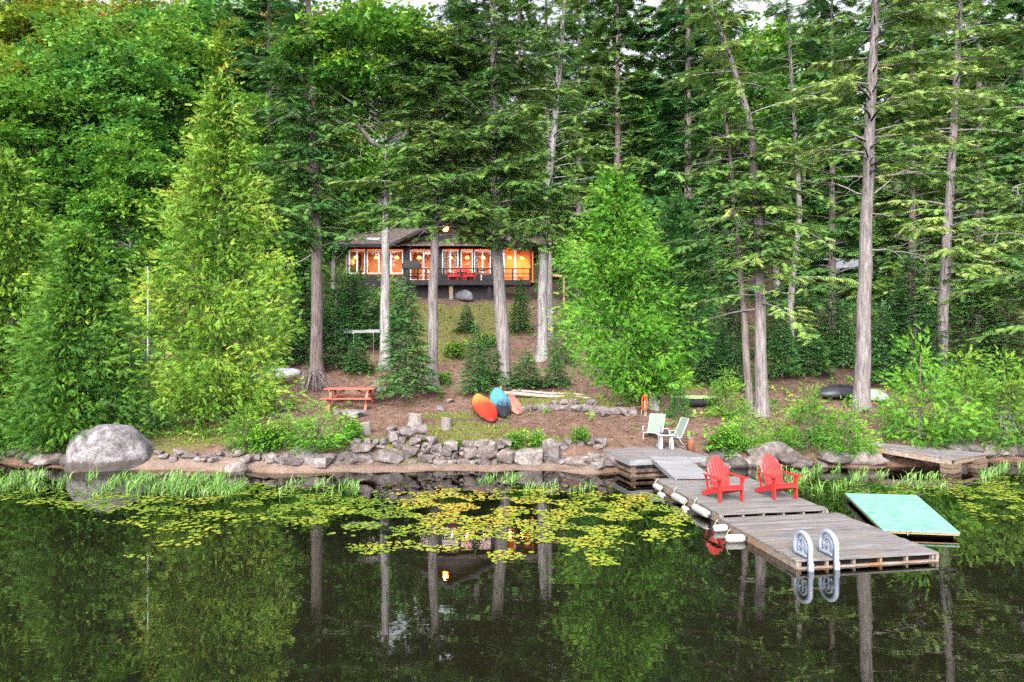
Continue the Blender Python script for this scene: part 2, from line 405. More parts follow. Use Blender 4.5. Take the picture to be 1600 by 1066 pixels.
M['pine_wall'] = wood_mat('pine_wall', (.36, .085, .018), (.58, .18, .035), None, (6, 6, .8), .5)
def emis(name, col, st):
    t = NT(name); e = t.n('ShaderNodeEmission'); e.inputs[0].default_value = (*col, 1); e.inputs[1].default_value = st
    return t.done(e.outputs[0])
M['bulb'] = emis('lit_bulb', (1.0, .30, .03), 14.0)
M['lamp_shade'] = emis('lit_shade', (1.0, .42, .10), 2.0)

# ------------------------------------------------------------------ ground and water
def axis(segs):
    out = []
    for a, b, st in segs: out += list(np.arange(a, b, st))
    return np.array(out + [segs[-1][1]])
gx = axis([(-170, -60, 10), (-60, -24, 2), (-24, 24, .26), (24, 60, 2), (60, 170, 10)])
gy = axis([(-110, -10, 10), (-10, 12, 1.5), (12, 18, .4), (18, 23, .11), (23, 42, .25), (42, 70, 1.0), (70, 250, 6)])
GX, GY = np.meshgrid(gx, gy); GZ = ground(GX, GY)
S = GY - shore(GX)
grass = np.zeros_like(GX)
GRASS = [(735, 673, 1.7, .8), (650, 690, 1.1, .5), (880, 622, 2.4, .7), (690, 530, 1.5, 2.6), (755, 500, 2.2, 2.8), (650, 490, 1.8, 1.8), (285, 683, 1.5, 1.0), (340, 676, 1.4, .9), (800, 690, 1.8, .35),
         (1060, 600, 1.3, .8), (590, 690, .8, .35), (700, 650, .9, .5)]
for x, y, rx, ry in GRASS:
    p = hit(x, y); q = ((GX - p[0]) / rx) ** 2 + ((GY - p[1]) / ry) ** 2
    grass = np.maximum(grass, np.clip(1.35 - .7 * q, 0, 1))
sand = np.clip(1.2 - np.abs(S - .25) / .5, 0, 1) * np.clip(np.minimum(GX + 12.0, 2.9 - GX) / .8, 0.1, 1)
wet = np.clip((.03 - S) / .12, 0, 1); silt = np.clip((-.5 - S) / 1.1, 0, 1)  # silt mask grows offshore and also carries the darkening with water depth
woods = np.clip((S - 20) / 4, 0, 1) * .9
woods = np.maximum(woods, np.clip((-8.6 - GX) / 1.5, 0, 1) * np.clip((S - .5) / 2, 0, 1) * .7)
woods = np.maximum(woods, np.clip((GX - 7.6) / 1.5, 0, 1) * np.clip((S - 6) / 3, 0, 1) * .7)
ny, nx = GX.shape
idx = np.arange(nx * ny).reshape(ny, nx)
Q = np.stack([idx[:-1, :-1], idx[:-1, 1:], idx[1:, 1:], idx[1:, :-1]], -1).reshape(-1, 4)
g_o = np_mesh('ground', np.stack([GX, GY, GZ], -1).reshape(-1, 3), Q, M['ground'], smooth=True,
              attrs={'grass': grass.ravel(), 'sand': sand.ravel(), 'wet': wet.ravel(), 'silt': silt.ravel(), 'woods': woods.ravel()})
tag(g_o, 'brown needle-strewn hillside rising from the lake', 'ground', kind='structure')
mb = MB(); mb._add([(-170, -110, 0), (170, -110, 0), (170, 27, 0), (-170, 27, 0)], [(0, 1, 2, 3)])
tag(mb.build('water', M['water']), 'calm dark lake water with mirrored trees', 'water', kind='structure')

# ------------------------------------------------------------------ foliage engine
def nrm(a): return a / np.maximum(np.linalg.norm(a, axis=-1, keepdims=True), 1e-9)
def tpl_frond(pairs, ang, side, w, wr, droop=.18, fall=.55):
    """flat frond along +X of unit length: a rib and paired blades, every blade one quad"""
    V = []; Fq = []
    def blade(px, py, an, L, w):
        c, s_ = math.cos(an), math.sin(an); n = len(V)
        for a, b in ((.04 * L, w / 2), (L, 0), (.04 * L, -w / 2)):
            x = px + a * c - b * s_; y = py + a * s_ + b * c
            V.append((x, y, -droop * (x * x + .6 * abs(y))))
        Fq.append((n, n + 1, n + 2))
    blade(0, 0, 0, 1.0, wr)
    for t in pairs:
        for sg in (1, -1): blade(t, 0, sg * R(ang), side * (1 - fall * t), w)
    return np.array(V), np.array(Fq)
T_CEDAR = tpl_frond((.04, .24, .46, .68), 32, .46, .10, .08, .34)
T_CEDAR_LO = tpl_frond((.10, .40, .70), 40, .55, .18, .13, .22)
T_HEM = tpl_frond((.06, .25, .44, .63, .82), 56, .42, .12, .08, .16)
T_HEM_LO = tpl_frond((.08, .3, .52, .76), 54, .48, .18, .12, .16)
T_FIR = tpl_frond((.05, .25, .45, .65, .85), 50, .36, .11, .09, .05)
T_FERN = tpl_frond((.1, .22, .34, .46, .58, .7, .82), 68, .34, .12, .06, .35, .8)
def tpl_leaves(n, seed, size):
    r = np.random.default_rng(seed); V = []; Fq = []
    for k in range(n):
        p = np.array([(k + .5) / n, r.normal(0, .22), r.normal(0, .07)]); an = r.uniform(-2.2, 2.2); L = size * r.uniform(.7, 1.2); w = L * .42
        tx, ty = r.normal(0, .45), r.normal(0, .45); c, s_ = math.cos(an), math.sin(an); m = len(V)
        for a, b, z in ((0, 0, 0), (.4 * L, w, .12 * L), (L, 0, -.12 * L), (.4 * L, -w, .12 * L)):
            x = a * c - b * s_; y = a * s_ + b * c
            V.append((p[0] + x, p[1] + y, p[2] + z + tx * x + ty * y))
        Fq.append((m, m + 1, m + 2, m + 3))
    return np.array(V), np.array(Fq)
T_LEAF = [tpl_leaves(8, s, .42) for s in (1, 2, 3)]

class Leaves:
    def __init__(s, base=None, prune=None): s.V = []; s.Q = []; s.A = []; s.n = 0; s.base = base; s.prune = prune
    def add(s, tpl, pos, d, up, scale, var):
        pos = np.asarray(pos, float); d = np.asarray(d, float); up = np.broadcast_to(np.asarray(up, float), pos.shape)
        scale = np.asarray(scale, float); var = np.asarray(var, float)
        if s.prune and s.base is not None:
            w = pos + s.base + d * scale[:, None] * .5
            px = CX + F * w[:, 0] / w[:, 1]; py = CY + F * (CAM_H - w[:, 2]) / w[:, 1]
            keep = np.ones(len(pos), bool)
            for x0, x1, y0, y1 in s.prune: keep &= ~((px > x0) & (px < x1) & (py > y0) & (py < y1))
            pos, d, up, scale, var = pos[keep], d[keep], up[keep], scale[keep], var[keep]
        if not len(pos): return
        x = nrm(d); y = nrm(np.cross(up, x)); z = np.cross(x, y)
        Mx = np.stack([x, y, z], -1) * scale[:, None, None]
        tv, tq = tpl
        V = np.einsum('nij,vj->nvi', Mx, tv) + pos[:, None, :]
        Qn = tq[None] + (np.arange(len(pos)) * len(tv))[:, None, None] + s.n
        s.V.append(V.reshape(-1, 3)); s.Q.append(Qn.reshape(-1, tq.shape[1])); rv = np.random.default_rng(len(pos)); nf = len(tq); k_ = tq.shape[1]
        s.A.append((var[:, None] + np.repeat(rv.normal(0, .075, (len(pos), nf)), k_, 1) if nf * k_ == len(tv) else np.repeat(var[:, None], len(tv), 1)).ravel()); s.n += len(pos) * len(tv)
    def build(s, name, mat, parent=None):
        return np_mesh(name, np.concatenate(s.V), np.concatenate(s.Q), mat, parent, np.concatenate(s.A))
def rand_dir(r, n): return nrm(r.normal(size=(n, 3)))

def trunk_path(pts):
    P = np.array(pts, float)
    def f(h):
        return np.array([np.interp(h, P[:, 2], P[:, 0]), np.interp(h, P[:, 2], P[:, 1]), h])
    return f
def trunk_mesh(mb, path, h, r0, r1, n=12, flare=.45, seed=0):
    r = np.random.default_rng(seed); k = max(int(h / .35), 6)
    hs_ = np.linspace(-.35, h, k); rad = []; pts = []
    for q in hs_:
        t = max(q, 0) / h; rr = r0 + (r1 - r0) * t ** .85
        rr *= 1 + flare * math.exp(-max(q, 0) / .30) + r.normal(0, .018)
        rad.append(rr); p = path(max(q, 0)); pts.append((p[0] + .012 * math.sin(q * 2.1 + seed), p[1] + .012 * math.cos(q * 1.7), q))
    mb.tube(pts, rad, n)

def dead_twigs(mb, r, p0, d, L, rad, depth=0):
    """a bare crooked branch with forks"""
    pts = [np.array(p0, float)]; d = np.array(d, float); n = 7
    for k in range(n):
        d = nrm(d + r.normal(0, .16, 3) + np.array([0, 0, -.03])); pts.append(pts[-1] + d * L / n)
    mb.tube(pts, [rad * (1 - .8 * k / n) for k in range(n + 1)], 5)
    if depth < 2:
        for k in range(2, n + 1):
            if r.random() < .75:
                sd = nrm(d + r.normal(0, .65, 3)); dead_twigs(mb, r, pts[k], sd, L * r.uniform(.22, .45), rad * .4, depth + 1)

def hemlock_crown(lv, wood, r, path, z0, z1, Lf, nbr, spray=.34, tpl=T_HEM, dens=1.0, az_rng=None, up_bias=.12, tip_only=False, var0=.45, front=0.0):
    for i in range(nbr):
        u = (i + r.uniform(0, 1)) / nbr; h = z0 + (z1 - z0) * u
        L = Lf(u) * r.uniform(.4, 1.2)
        az = i * 2.39996 + r.normal(0, .4)
        if az_rng is not None: az = r.uniform(*az_rng)
        elif r.random() < front: az = -math.pi / 2 + r.normal(0, .75)
        dh = np.array([math.cos(az), math.sin(az), 0]); a = r.uniform(-.02, .28) + up_bias; b = r.uniform(.14, .46)
        sway = r.normal(0, .12); pp = np.array([-dh[1], dh[0], 0]); P0 = path(h)
        def bp(t):
            t = np.atleast_1d(t)[:, None]
            return P0 + dh * L * t + pp * sway * L * t ** 2 + np.array([0, 0, 1]) * L * (a * t - b * t * t)
        tt = np.linspace(0, 1, 7)
        wood.tube(bp(tt), [max(.006, .013 * L * (1 - .85 * q)) for q in tt], 4, cap=False)
        ns = max(int(L / .085 * dens), 6); bv = var0 + r.normal(0, .12)
        T = r.uniform(.2 if not tip_only else .45, 1.0, ns); T[0] = 1.0
        pos = []; dd = []; vv = []
        for k, t in enumerate(T):
            sg = 1 if k % 2 else -1
            l = (.40 * L * (1 - t) + .22) * r.uniform(.5, 1.1); an = sg * R(r.uniform(35, 62))
            ca, sa = math.cos(an), math.sin(an); ds = dh * ca + pp * sa
            m = max(int(math.ceil(l / .24)), 1); q = (np.arange(m) + r.uniform(.1, .6)) / m
            lq = (l * q)[:, None]
            p = bp(t) + ds * lq - np.array([0, 0, 1]) * (.22 * lq ** 2 + r.normal(0, .03))
            jit = r.normal(0, .35, (m, 3)); jit[:, 2] *= .5
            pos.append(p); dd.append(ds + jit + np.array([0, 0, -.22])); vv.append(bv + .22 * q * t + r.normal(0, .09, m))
        pos = np.concatenate(pos); dd = np.concatenate(dd); vv = np.concatenate(vv); n = len(pos)
        lv.add(tpl, pos, dd, np.array([0, 0, 1.0]) + r.normal(0, .22, (n, 3)), spray * r.uniform(.7, 1.25, n), vv)

def cedar_crown(lv, wood, r, path, z0, z1, Rf, npl, per=26, spray=.30, tpl=T_CEDAR, clump=.34, lump=None, var0=.45, tip=.0):
    us = []
    while len(us) < npl:
        u = r.random()
        if r.random() < (Rf(u) / 3.0 + .12): us.append(u)
    for i, u in enumerate(us):
        h = z0 + (z1 - z0) * u; az = i * 2.39996 + r.normal(0, .3)
        rad = Rf(u) * (r.uniform(.78, 1.08) if r.random() < .75 else r.uniform(.3, .78))
        if lump: rad *= lump(az, u)
        P0 = path(max(h - .25 * rad, .1)); dh = np.array([math.cos(az), math.sin(az), 0.])
        tip_p = path(h) + dh * rad + np.array([0, 0, r.normal(0, .12)])
        mid = (P0 + tip_p) / 2 + np.array([0, 0, -.1 * rad])
        if rad > .5: wood.tube([P0, mid, P0 * .15 + tip_p * .85], [.012 + .004 * rad, .008 + .002 * rad, .003], 4, cap=False)
        n = int(2.15 * per * (0.55 + .45 * min(rad, 1.6)))
        t = r.uniform(.30, 1.06, n) ** .8
        p = np.where(t[:, None] < .5, P0 + (mid - P0) * (t[:, None] * 2), mid + (tip_p - mid) * (t[:, None] * 2 - 1))
        cs = clump * (.5 + .6 * np.sin(np.clip(t, 0, 1) * 2.6))
        off = r.normal(0, 1, (n, 3)) * cs[:, None] * np.array([.75, .75, .55]); p = p + off
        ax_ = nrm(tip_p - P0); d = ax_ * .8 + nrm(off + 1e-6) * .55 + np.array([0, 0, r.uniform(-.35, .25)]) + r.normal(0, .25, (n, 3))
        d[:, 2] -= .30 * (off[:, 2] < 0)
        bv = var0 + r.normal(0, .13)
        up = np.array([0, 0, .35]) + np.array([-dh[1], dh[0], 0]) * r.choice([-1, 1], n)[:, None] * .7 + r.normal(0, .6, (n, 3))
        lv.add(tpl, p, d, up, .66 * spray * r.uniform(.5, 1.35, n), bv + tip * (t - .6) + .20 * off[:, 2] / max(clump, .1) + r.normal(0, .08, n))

def maple_crown(lv, wood, r, path, z0, z1, Rx, npl, per=34, size=.5, flat=.16, var0=.45, shell=.35, prad=1.0):
    zc = (z0 + z1) / 2; hz = (z1 - z0) / 2
    for i in range(npl):
        q = rand_dir(r, 1)[0] * r.uniform(shell, 1.0) ** .6
        c = path(min(zc, z1)) + np.array([q[0] * Rx, q[1] * Rx, 0]); c[2] = zc + q[2] * hz
        hb = max(c[2] - r.uniform(.25, .6) * np.hypot(q[0], q[1]) * Rx - .3, .4 * z0)
        b0 = path(hb); mid = b0 * .45 + c * .55 + r.normal(0, .12, 3)
        wood.tube([b0, mid, c], [.03 + .008 * Rx, .018, .006], 4, cap=False)
        pr = prad * r.uniform(.55, 1.25); n = int(per * pr ** 1.3) + 6
        an = r.uniform(0, 2 * math.pi, n); rr = pr * np.sqrt(r.random(n))
        tilt = r.normal(0, .14, 2); dh = np.stack([np.cos(an), np.sin(an), np.zeros(n)], -1)
        p = c + dh * rr[:, None]; p[:, 2] += r.normal(0, flat, n) + tilt[0] * dh[:, 0] * rr + tilt[1] * dh[:, 1] * rr - .12 * rr ** 2
        d = dh + r.normal(0, .4, (n, 3)); d[:, 2] -= .15
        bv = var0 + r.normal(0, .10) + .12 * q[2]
        for k in range(3):
            s_ = slice(k, None, 3)
            lv.add(T_LEAF[k], p[s_], d[s_], np.array([0, 0, 1.]) + r.normal(0, .2, (len(p[s_]), 3)), size * r.uniform(.7, 1.2, len(p[s_])), bv + r.normal(0, .07, len(p[s_])))

def fir_crown(lv, wood, r, h, Rb, nwh, spray=.2, var0=.45):
    for w in range(nwh):
        u = (w + .4) / nwh; z = h * (.06 + .9 * u); L0 = Rb * (1 - u) ** .85 + .06
        nb = 7 if u < .7 else 5
        for k in range(nb):
            az = 2 * math.pi * k / nb + w * .7 + r.normal(0, .2); L = L0 * r.uniform(.7, 1.15)
            dh = np.array([math.cos(az), math.sin(az), 0]); pp = np.array([-dh[1], dh[0], 0]); a = r.uniform(.05, .3)
            ns = max(int(L / .034), 6); t = r.uniform(.15, 1, ns); t[0] = 1
            P = np.array([0, 0, z]) + dh * (L * t)[:, None]; P[:, 2] += L * (a * t - .32 * t * t)
            sg = r.choice([-1, 1], ns); l = (.32 * L * (1 - t) + .05) * r.uniform(.3, 1, ns)
            ds = nrm(dh * .75 + pp * sg[:, None] * .7 + r.normal(0, .18, (ns, 3)) + np.array([0, 0, -.05]))
            P = P + ds * l[:, None]
            wood.tube([(0, 0, z), np.array([0, 0, z + L * (a * .5 - .08)]) + dh * L * .5, np.array([0, 0, z + L * (a - .32)]) + dh * L], [.012, .008, .003], 3, cap=False)
            lv.add(T_FIR, P, ds, np.array([0, 0, 1.]) + r.normal(0, .2, (ns, 3)), spray * r.uniform(.7, 1.25, ns), var0 + .2 * t + r.normal(0, .1, ns))

def to_local(base, pxs, h):
    """trunk path through photo points (x, y) at the base's distance, local to the base"""
    out = [(0, 0, -1), (0, 0, 0)]
    for x, y in pxs:
        p = at(x, y, base[1]) - base; out.append((p[0], 0, p[2]))
    out.sort(key=lambda q: q[2])
    if out[-1][2] < h:
        (x0, _, z0_), (x1, _, z1_) = out[-2], out[-1]
        k = (x1 - x0) / max(z1_ - z0_, .1); out.append((x1 + k * (h - z1_), 0, h))
    return trunk_path(out)
STRAIGHT = lambda h: np.array([0., 0., h])

def tree_thing(name, label, base, trunk_mb, lv, bark, leafm, cat='tree', group=None):
    t = thing(name, label, cat, base, 0, group)
    trunk_mb.build('trunk', M[bark], t, smooth=True)
    lv.build('crown', M[leafm], t)
    return t

# ------------------------------------------------------------------ big cedars on the bank
def cedar(label, bx, by, apex, hw, leafm, z0f, npl, seed, per=26, spray=.30, prof=None, tip=.0, lump=None, path_px=None, r0=.12, bark='bark_brown', d=None, prune=None, clump=.34):
    base = hit(bx, by) if d is None else gpt((bx - CX) / F * d, d)
    d = base[1]; top = at(apex[0], apex[1], d); h = top[2] - base[2]
    r = np.random.default_rng(seed); Rm = hw * d / F
    pth = to_local(base, (path_px or []) + [apex], h)
    pf = prof or (lambda u: min(1.0, (1 - u) ** .80 * 1.12 + .03) * (0.72 + .28 * min(u / .22, 1)))
    tm = MB(); trunk_mesh(tm, pth, h * .80, r0, .012, 10, .4, seed)
    lv = Leaves(base, prune)
    cedar_crown(lv, tm, r, pth, z0f, h - .15, lambda u: Rm * pf(u), npl, per, spray, T_CEDAR, clump, lump, .45, tip)
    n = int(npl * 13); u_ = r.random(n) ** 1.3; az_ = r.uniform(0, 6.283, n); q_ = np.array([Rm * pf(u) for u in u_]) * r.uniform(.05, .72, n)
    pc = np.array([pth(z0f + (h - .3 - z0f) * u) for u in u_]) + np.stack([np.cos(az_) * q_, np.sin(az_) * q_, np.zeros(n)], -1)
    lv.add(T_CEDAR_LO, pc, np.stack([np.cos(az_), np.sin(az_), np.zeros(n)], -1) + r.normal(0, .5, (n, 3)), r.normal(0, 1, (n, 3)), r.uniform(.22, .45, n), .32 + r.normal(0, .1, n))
    n = 26; hh = h - r.uniform(0, .9, n)
    lv.add(T_CEDAR, np.array([pth(q) for q in hh]) + r.normal(0, .06, (n, 3)), np.array([0, 0, 1.]) + r.normal(0, .5, (n, 3)), np.array([1., 0, 0]) + r.normal(0, .5, (n, 3)), np.full(n, .3), .55 + r.normal(0, .1, n))
    return tree_thing('cedar_tree', label, base, tm, lv, bark, leafm)
def lumpy(seed, amp=.22):
    r = np.random.default_rng(seed); ph = r.uniform(0, 6.28, 6)
    return lambda az, u: 1 + amp * (math.sin(2 * az + ph[0] + 5 * u) * .6 + math.sin(3 * az + ph[1] - 9 * u) * .5 + math.sin(u * 22 + ph[2] + az) * .4)

cedar('tall yellow-green cedar cone standing on the bank right of the big boulder', 340, 655, (345, 118), 132, 'cedar_gold', .35, 330, 11, 28, .31, tip=.22, lump=lumpy(1, .13),
      prof=lambda u: (.80 + .20 * min(u / .22, 1)) * (1.0 if u < .28 else max(0.05, (1 - (u - .28) / .72) ** .86)))
cedar('deep green cedar with upswept branches behind the big boulder', 118, 690, (125, 352), 112, 'cedar_green', .05, 250, 12, 28, .31, lump=lumpy(2, .2))
cedar('olive-green cedar cut by the left picture edge', 22, 680, (15, 238), 105, 'cedar_gold', .2, 210, 13, 26, .32, lump=lumpy(3, .2), prof=lambda u: (1 - u) ** .7 * .85 + .1)
cedar('low dark cedar filling the lower left corner of the bank', -40, 708, (-50, 470), 95, 'cedar_green', .02, 110, 14, 24, .30, lump=lumpy(4, .2))
cedar('bushy bright green cedar with leaning grey trunk above the landing deck', 1022, 640, (962, 262), 104, 'cedar_lime', .75, 300, 15, 28, .30, lump=lumpy(5, .26),
      path_px=[(1010, 600), (985, 540), (968, 450)], r0=.17, bark='bark_pale',
      prof=lambda u: .62 + .38 * min(u / .12, 1) if u < .30 else max(.10, 1 - (u - .30) / .78) ** .75 * .98)
cedar('darker cedar leaning right behind the bright green cedar', 1024, 628, (1062, 300), 88, 'cedar_deep', 1.6, 170, 16, 26, .30, lump=lumpy(6, .25), path_px=[(1036, 570), (1052, 480)], r0=.14, bark='bark_brown', d=26.0,
      prof=lambda u: max(.15, 1 - abs(u - .35) * 1.1))

# ------------------------------------------------------------------ tall trunks in front of the cabin
PR_HOUSE = [(533, 690, 374, 470), (690, 770, 386, 470), (770, 836, 390, 470), (681, 713, 342, 374), (600, 672, 352, 372), (560, 593, 358, 372)]
def hemlock(label, bx, by, px_path, h, r0, r1, z0_px, Lf, nbr, seed, leafm='hemlock', bark='bark_grey', spray=.36, tpl=T_HEM, dens=1.0, prune=None, d=None, az=None, z1=None, up_bias=.12, dead=None, var0=.45, name='hemlock_tree', front=.42, skirt=None):
    base = hit(bx, by) if d is None else gpt((bx - CX) / F * d, d)
    pth = to_local(base, px_path, h); r = np.random.default_rng(seed)
    z0 = at(0, z0_px, base[1])[2] - base[2]
    tm = MB(); trunk_mesh(tm, pth, h, r0, r1, 14, .38, seed)
    lv = Leaves(base, prune)
    hemlock_crown(lv, tm, r, pth, z0, z1 or h - .4, Lf, int(nbr * 1.45), spray, tpl, dens, az, up_bias, var0=var0, front=front)
    if skirt:
        za, zb_ = [at(0, y, base[1])[2] - base[2] for y in skirt]
        hemlock_crown(lv, tm, r, pth, za, zb_, lambda u: 1.7, int((zb_ - za) * 9), spray, tpl, 1.1, None, -.05, var0=var0 + .05, front=.75)
    t = tree_thing(name, label, base, tm, lv, bark, leafm)
    if dead:
        for (y, azd, L, zz) in dead:
            b = MB(); p = at(0, y, base[1]); hh = p[2] - base[2]
            dead_twigs(b, r, pth(hh), (math.cos(azd), math.sin(azd) * .5, zz), L, .045)
            b.build('dead_branch', M['bark_dead'], t, smooth=True)
    return t
def clear(x0, x1, y0, y1): return (x0, x1, y0, y1)
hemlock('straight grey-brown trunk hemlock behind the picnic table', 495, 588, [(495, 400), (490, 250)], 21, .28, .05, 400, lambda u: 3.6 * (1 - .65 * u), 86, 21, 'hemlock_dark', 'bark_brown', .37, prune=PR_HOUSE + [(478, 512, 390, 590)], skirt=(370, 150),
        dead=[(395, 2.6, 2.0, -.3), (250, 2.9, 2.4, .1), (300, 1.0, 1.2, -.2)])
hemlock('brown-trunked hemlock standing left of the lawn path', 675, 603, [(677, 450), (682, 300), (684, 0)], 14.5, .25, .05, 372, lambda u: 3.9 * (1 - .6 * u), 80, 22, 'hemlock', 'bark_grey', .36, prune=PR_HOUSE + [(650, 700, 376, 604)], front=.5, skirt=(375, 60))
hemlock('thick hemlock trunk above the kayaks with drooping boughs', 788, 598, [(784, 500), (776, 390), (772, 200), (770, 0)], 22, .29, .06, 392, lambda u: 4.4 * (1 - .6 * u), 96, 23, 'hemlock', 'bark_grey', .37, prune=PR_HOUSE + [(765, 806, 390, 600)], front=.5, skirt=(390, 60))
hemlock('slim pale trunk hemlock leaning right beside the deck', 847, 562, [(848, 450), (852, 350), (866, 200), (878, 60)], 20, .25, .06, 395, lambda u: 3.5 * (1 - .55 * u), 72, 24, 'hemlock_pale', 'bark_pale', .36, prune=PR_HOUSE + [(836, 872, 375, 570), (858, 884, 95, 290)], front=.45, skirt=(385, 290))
hemlock('second grey trunk right behind the slim leaning hemlock', 860, 545, [(858, 400), (856, 250)], 17, .17, .05, 250, lambda u: 2.6 * (1 - .6 * u), 34, 25, 'hemlock', 'bark_grey', .36, dens=.8, d=32.5)

# pale-barked broadleaf tree with the long bare limb
def pale_maple():
    base = hit(602, 574); h = 13.0; pth = to_local(base, [(602, 450), (603, 300), (606, 150), (606, 0)], h)
    r = np.random.default_rng(31); tm = MB(); trunk_mesh(tm, pth, h * .9, .26, .06, 14, .3, 31)
    lv = Leaves(base, PR_HOUSE + [(590, 616, 300, 580)])
    z = lambda y: at(0, y, base[1])[2] - base[2]
    maple_crown(lv, tm, r, pth, z(325), z(215), 1.75, 34, 30, .42, .2, .42, .2, .62)
    maple_crown(lv, tm, r, pth, z(190), h + 2.0, 4.2, 150, 30, .46, .2, .50, .3, .85)
    t = tree_thing('maple_tree', 'pale grey-barked maple in front of the cabin with a long bare limb', base, tm, lv, 'bark_pale', 'maple')
    b = MB(); P = [at(x, y, base[1] + o) - base for x, y, o in ((604, 236, 0), (580, 222, -.5), (560, 196, -.9), (530, 192, -1.1), (490, 192, -1.3), (455, 178, -1.4), (425, 168, -1.5))]
    b.tube(P, [.13, .11, .095, .085, .07, .055, .03], 8)
    for k in range(2, 7):
        for j in range(3): dead_twigs(b, r, P[k], (r.normal(0, .6), r.normal(0, .5), r.choice([-.7, .8]) * r.uniform(.4, 1)), r.uniform(.7, 1.7), .026, 1)
    b.build('dead_branch', M['bark_dead'], t, smooth=True)
pale_maple()

# ------------------------------------------------------------------ right side hemlocks
hemlock('tall straight grey hemlock trunk right of the red chairs', 1346, 640, [(1352, 400), (1359, 200), (1369, 0)], 20, .29, .09, 285, lambda u: 4.1 * (1 - .45 * u), 66, 41, 'hemlock_pale', 'bark_grey', .34, up_bias=.0,
        prune=[(1330, 1376, 250, 640), (1350, 1380, 0, 130), (1340, 1372, 130, 250)], dead=[(305, .15, 2.4, .05), (388, .1, 3.2, -.22), (305, 3.0, 2.6, .05), (240, 2.8, 1.8, .2), (150, 3.4, 2.0, .4), (330, .4, 1.0, -.3)])
hemlock('grey hemlock trunk rising out of the bright cedars at right', 1468, 600, [(1478, 400), (1490, 200), (1500, 0)], 20, .25, .08, 465, lambda u: 4.0 * (1 - .5 * u), 86, 42, 'hemlock_pale', 'bark_grey', .35, up_bias=.05,
        prune=[(1452, 1495, 415, 575), (1475, 1500, 180, 250)], dead=[(150, .2, 2.4, .2), (330, .5, 2.2, .2), (250, 2.8, 1.5, .2), (200, 3.1, 2.0, -.2)])
hemlock('hemlock reaching in from the right picture edge with pale hanging boughs', 1680, 640, [(1690, 300)], 19, .27, .08, 520, lambda u: 4.6 * (1 - .5 * u), 84, 43, 'hemlock_pale', 'bark_grey', .36, d=24.0, dead=[(300, 3.0, 3.5, .1), (390, 3.2, 3.5, .1)])
hemlock('crooked grey hemlock with hanging boughs behind the red chairs', 1190, 650, [(1188, 500), (1184, 330), (1170, 180), (1130, 60), (1090, -60)], 16, .235, .06, 490, lambda u: 2.9 * (1 - .35 * u), 62, 44, 'hemlock_pale', 'bark_grey', .33, up_bias=-.05,
        prune=[(1176, 1206, 462, 645), (1100, 1176, 480, 640), (1165, 1205, 130, 200), (1172, 1200, 290, 345)], dead=[(210, 2.8, 1.6, .1), (300, .3, 1.4, .3), (340, 2.5, 1.4, -.5), (250, 3.3, 1.4, .3), (370, .2, 1.2, -.4), (310, 2.9, 1.6, -.6)])
hemlock('slender reddish trunk leaning beside the crooked hemlock', 1172, 645, [(1160, 460), (1150, 350), (1136, 200)], 11, .155, .05, 430, lambda u: 2.6 * (1 - .3 * u), 50, 45, 'hemlock', 'bark_brown', .33, up_bias=.02, prune=[(1145, 1182, 450, 645)], d=24.6,
        dead=[(250, 2.6, 1.5, .2), (330, 3.0, 1.4, -.3)])
hemlock('short crooked trunk standing in shade right of the crooked hemlock', 1238, 560, [(1234, 480), (1250, 330), (1242, 200)], 17, .17, .05, 230, lambda u: 2.6 * (1 - .4 * u), 40, 46, 'hemlock_dark', 'bark_grey', .38, dens=.8)

# ------------------------------------------------------------------ forest behind: a few trees, then copies
def proto_hem(seed, h, z0, L, leafm, nbr, var0=.45):
    r = np.random.default_rng(seed); tm = MB(); trunk_mesh(tm, STRAIGHT, h, .30, .05, 9, .35, seed); lv = Leaves()
    hemlock_crown(lv, tm, r, STRAIGHT, z0, h, lambda u: L * (1 - .8 * u) + .5, nbr, .62, T_HEM_LO, .8, var0=var0)
    return tree_thing('hemlock_tree', '', (0, 0, 0), tm, lv, 'bark_brown', leafm)
def proto_map(seed, h, z0, Rx, leafm, npl, bark='bark_grey', size=.55, prad=1.15, var0=.45):
    r = np.random.default_rng(seed); tm = MB()
    pth = trunk_path([(0, 0, -1), (0, 0, 0), (.3 * math.sin(seed), 0, h * .5), (.6 * math.sin(seed), .2, h)])
    trunk_mesh(tm, pth, h * .88, .22, .04, 9, .3, seed); lv = Leaves()
    maple_crown(lv, tm, r, pth, z0, h, Rx, int(npl * 1.25), 30, size, .17, var0, .25, prad)
    return tree_thing('maple_tree', '', (0, 0, 0), tm, lv, bark, leafm)
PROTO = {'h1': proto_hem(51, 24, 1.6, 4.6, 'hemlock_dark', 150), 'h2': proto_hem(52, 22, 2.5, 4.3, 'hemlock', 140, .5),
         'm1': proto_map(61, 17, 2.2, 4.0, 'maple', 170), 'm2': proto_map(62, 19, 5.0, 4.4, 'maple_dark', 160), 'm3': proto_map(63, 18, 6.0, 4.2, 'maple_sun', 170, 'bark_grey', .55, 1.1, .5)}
_used = set()
def place(kind, x, d, sc, rz, label, group=None, sz=None):
    p = PROTO[kind]
    o = p if kind not in _used else copy_tree(p)
    _used.add(kind)
    X = (x - CX) / F * d
    o.location = (X, d, float(ground(X, d)) - .1); o.rotation_euler = (0, 0, rz); o.scale = (sc, sc, sz or sc)
    tag(o, label, 'tree', group or 'trees of the forest behind')
    return o
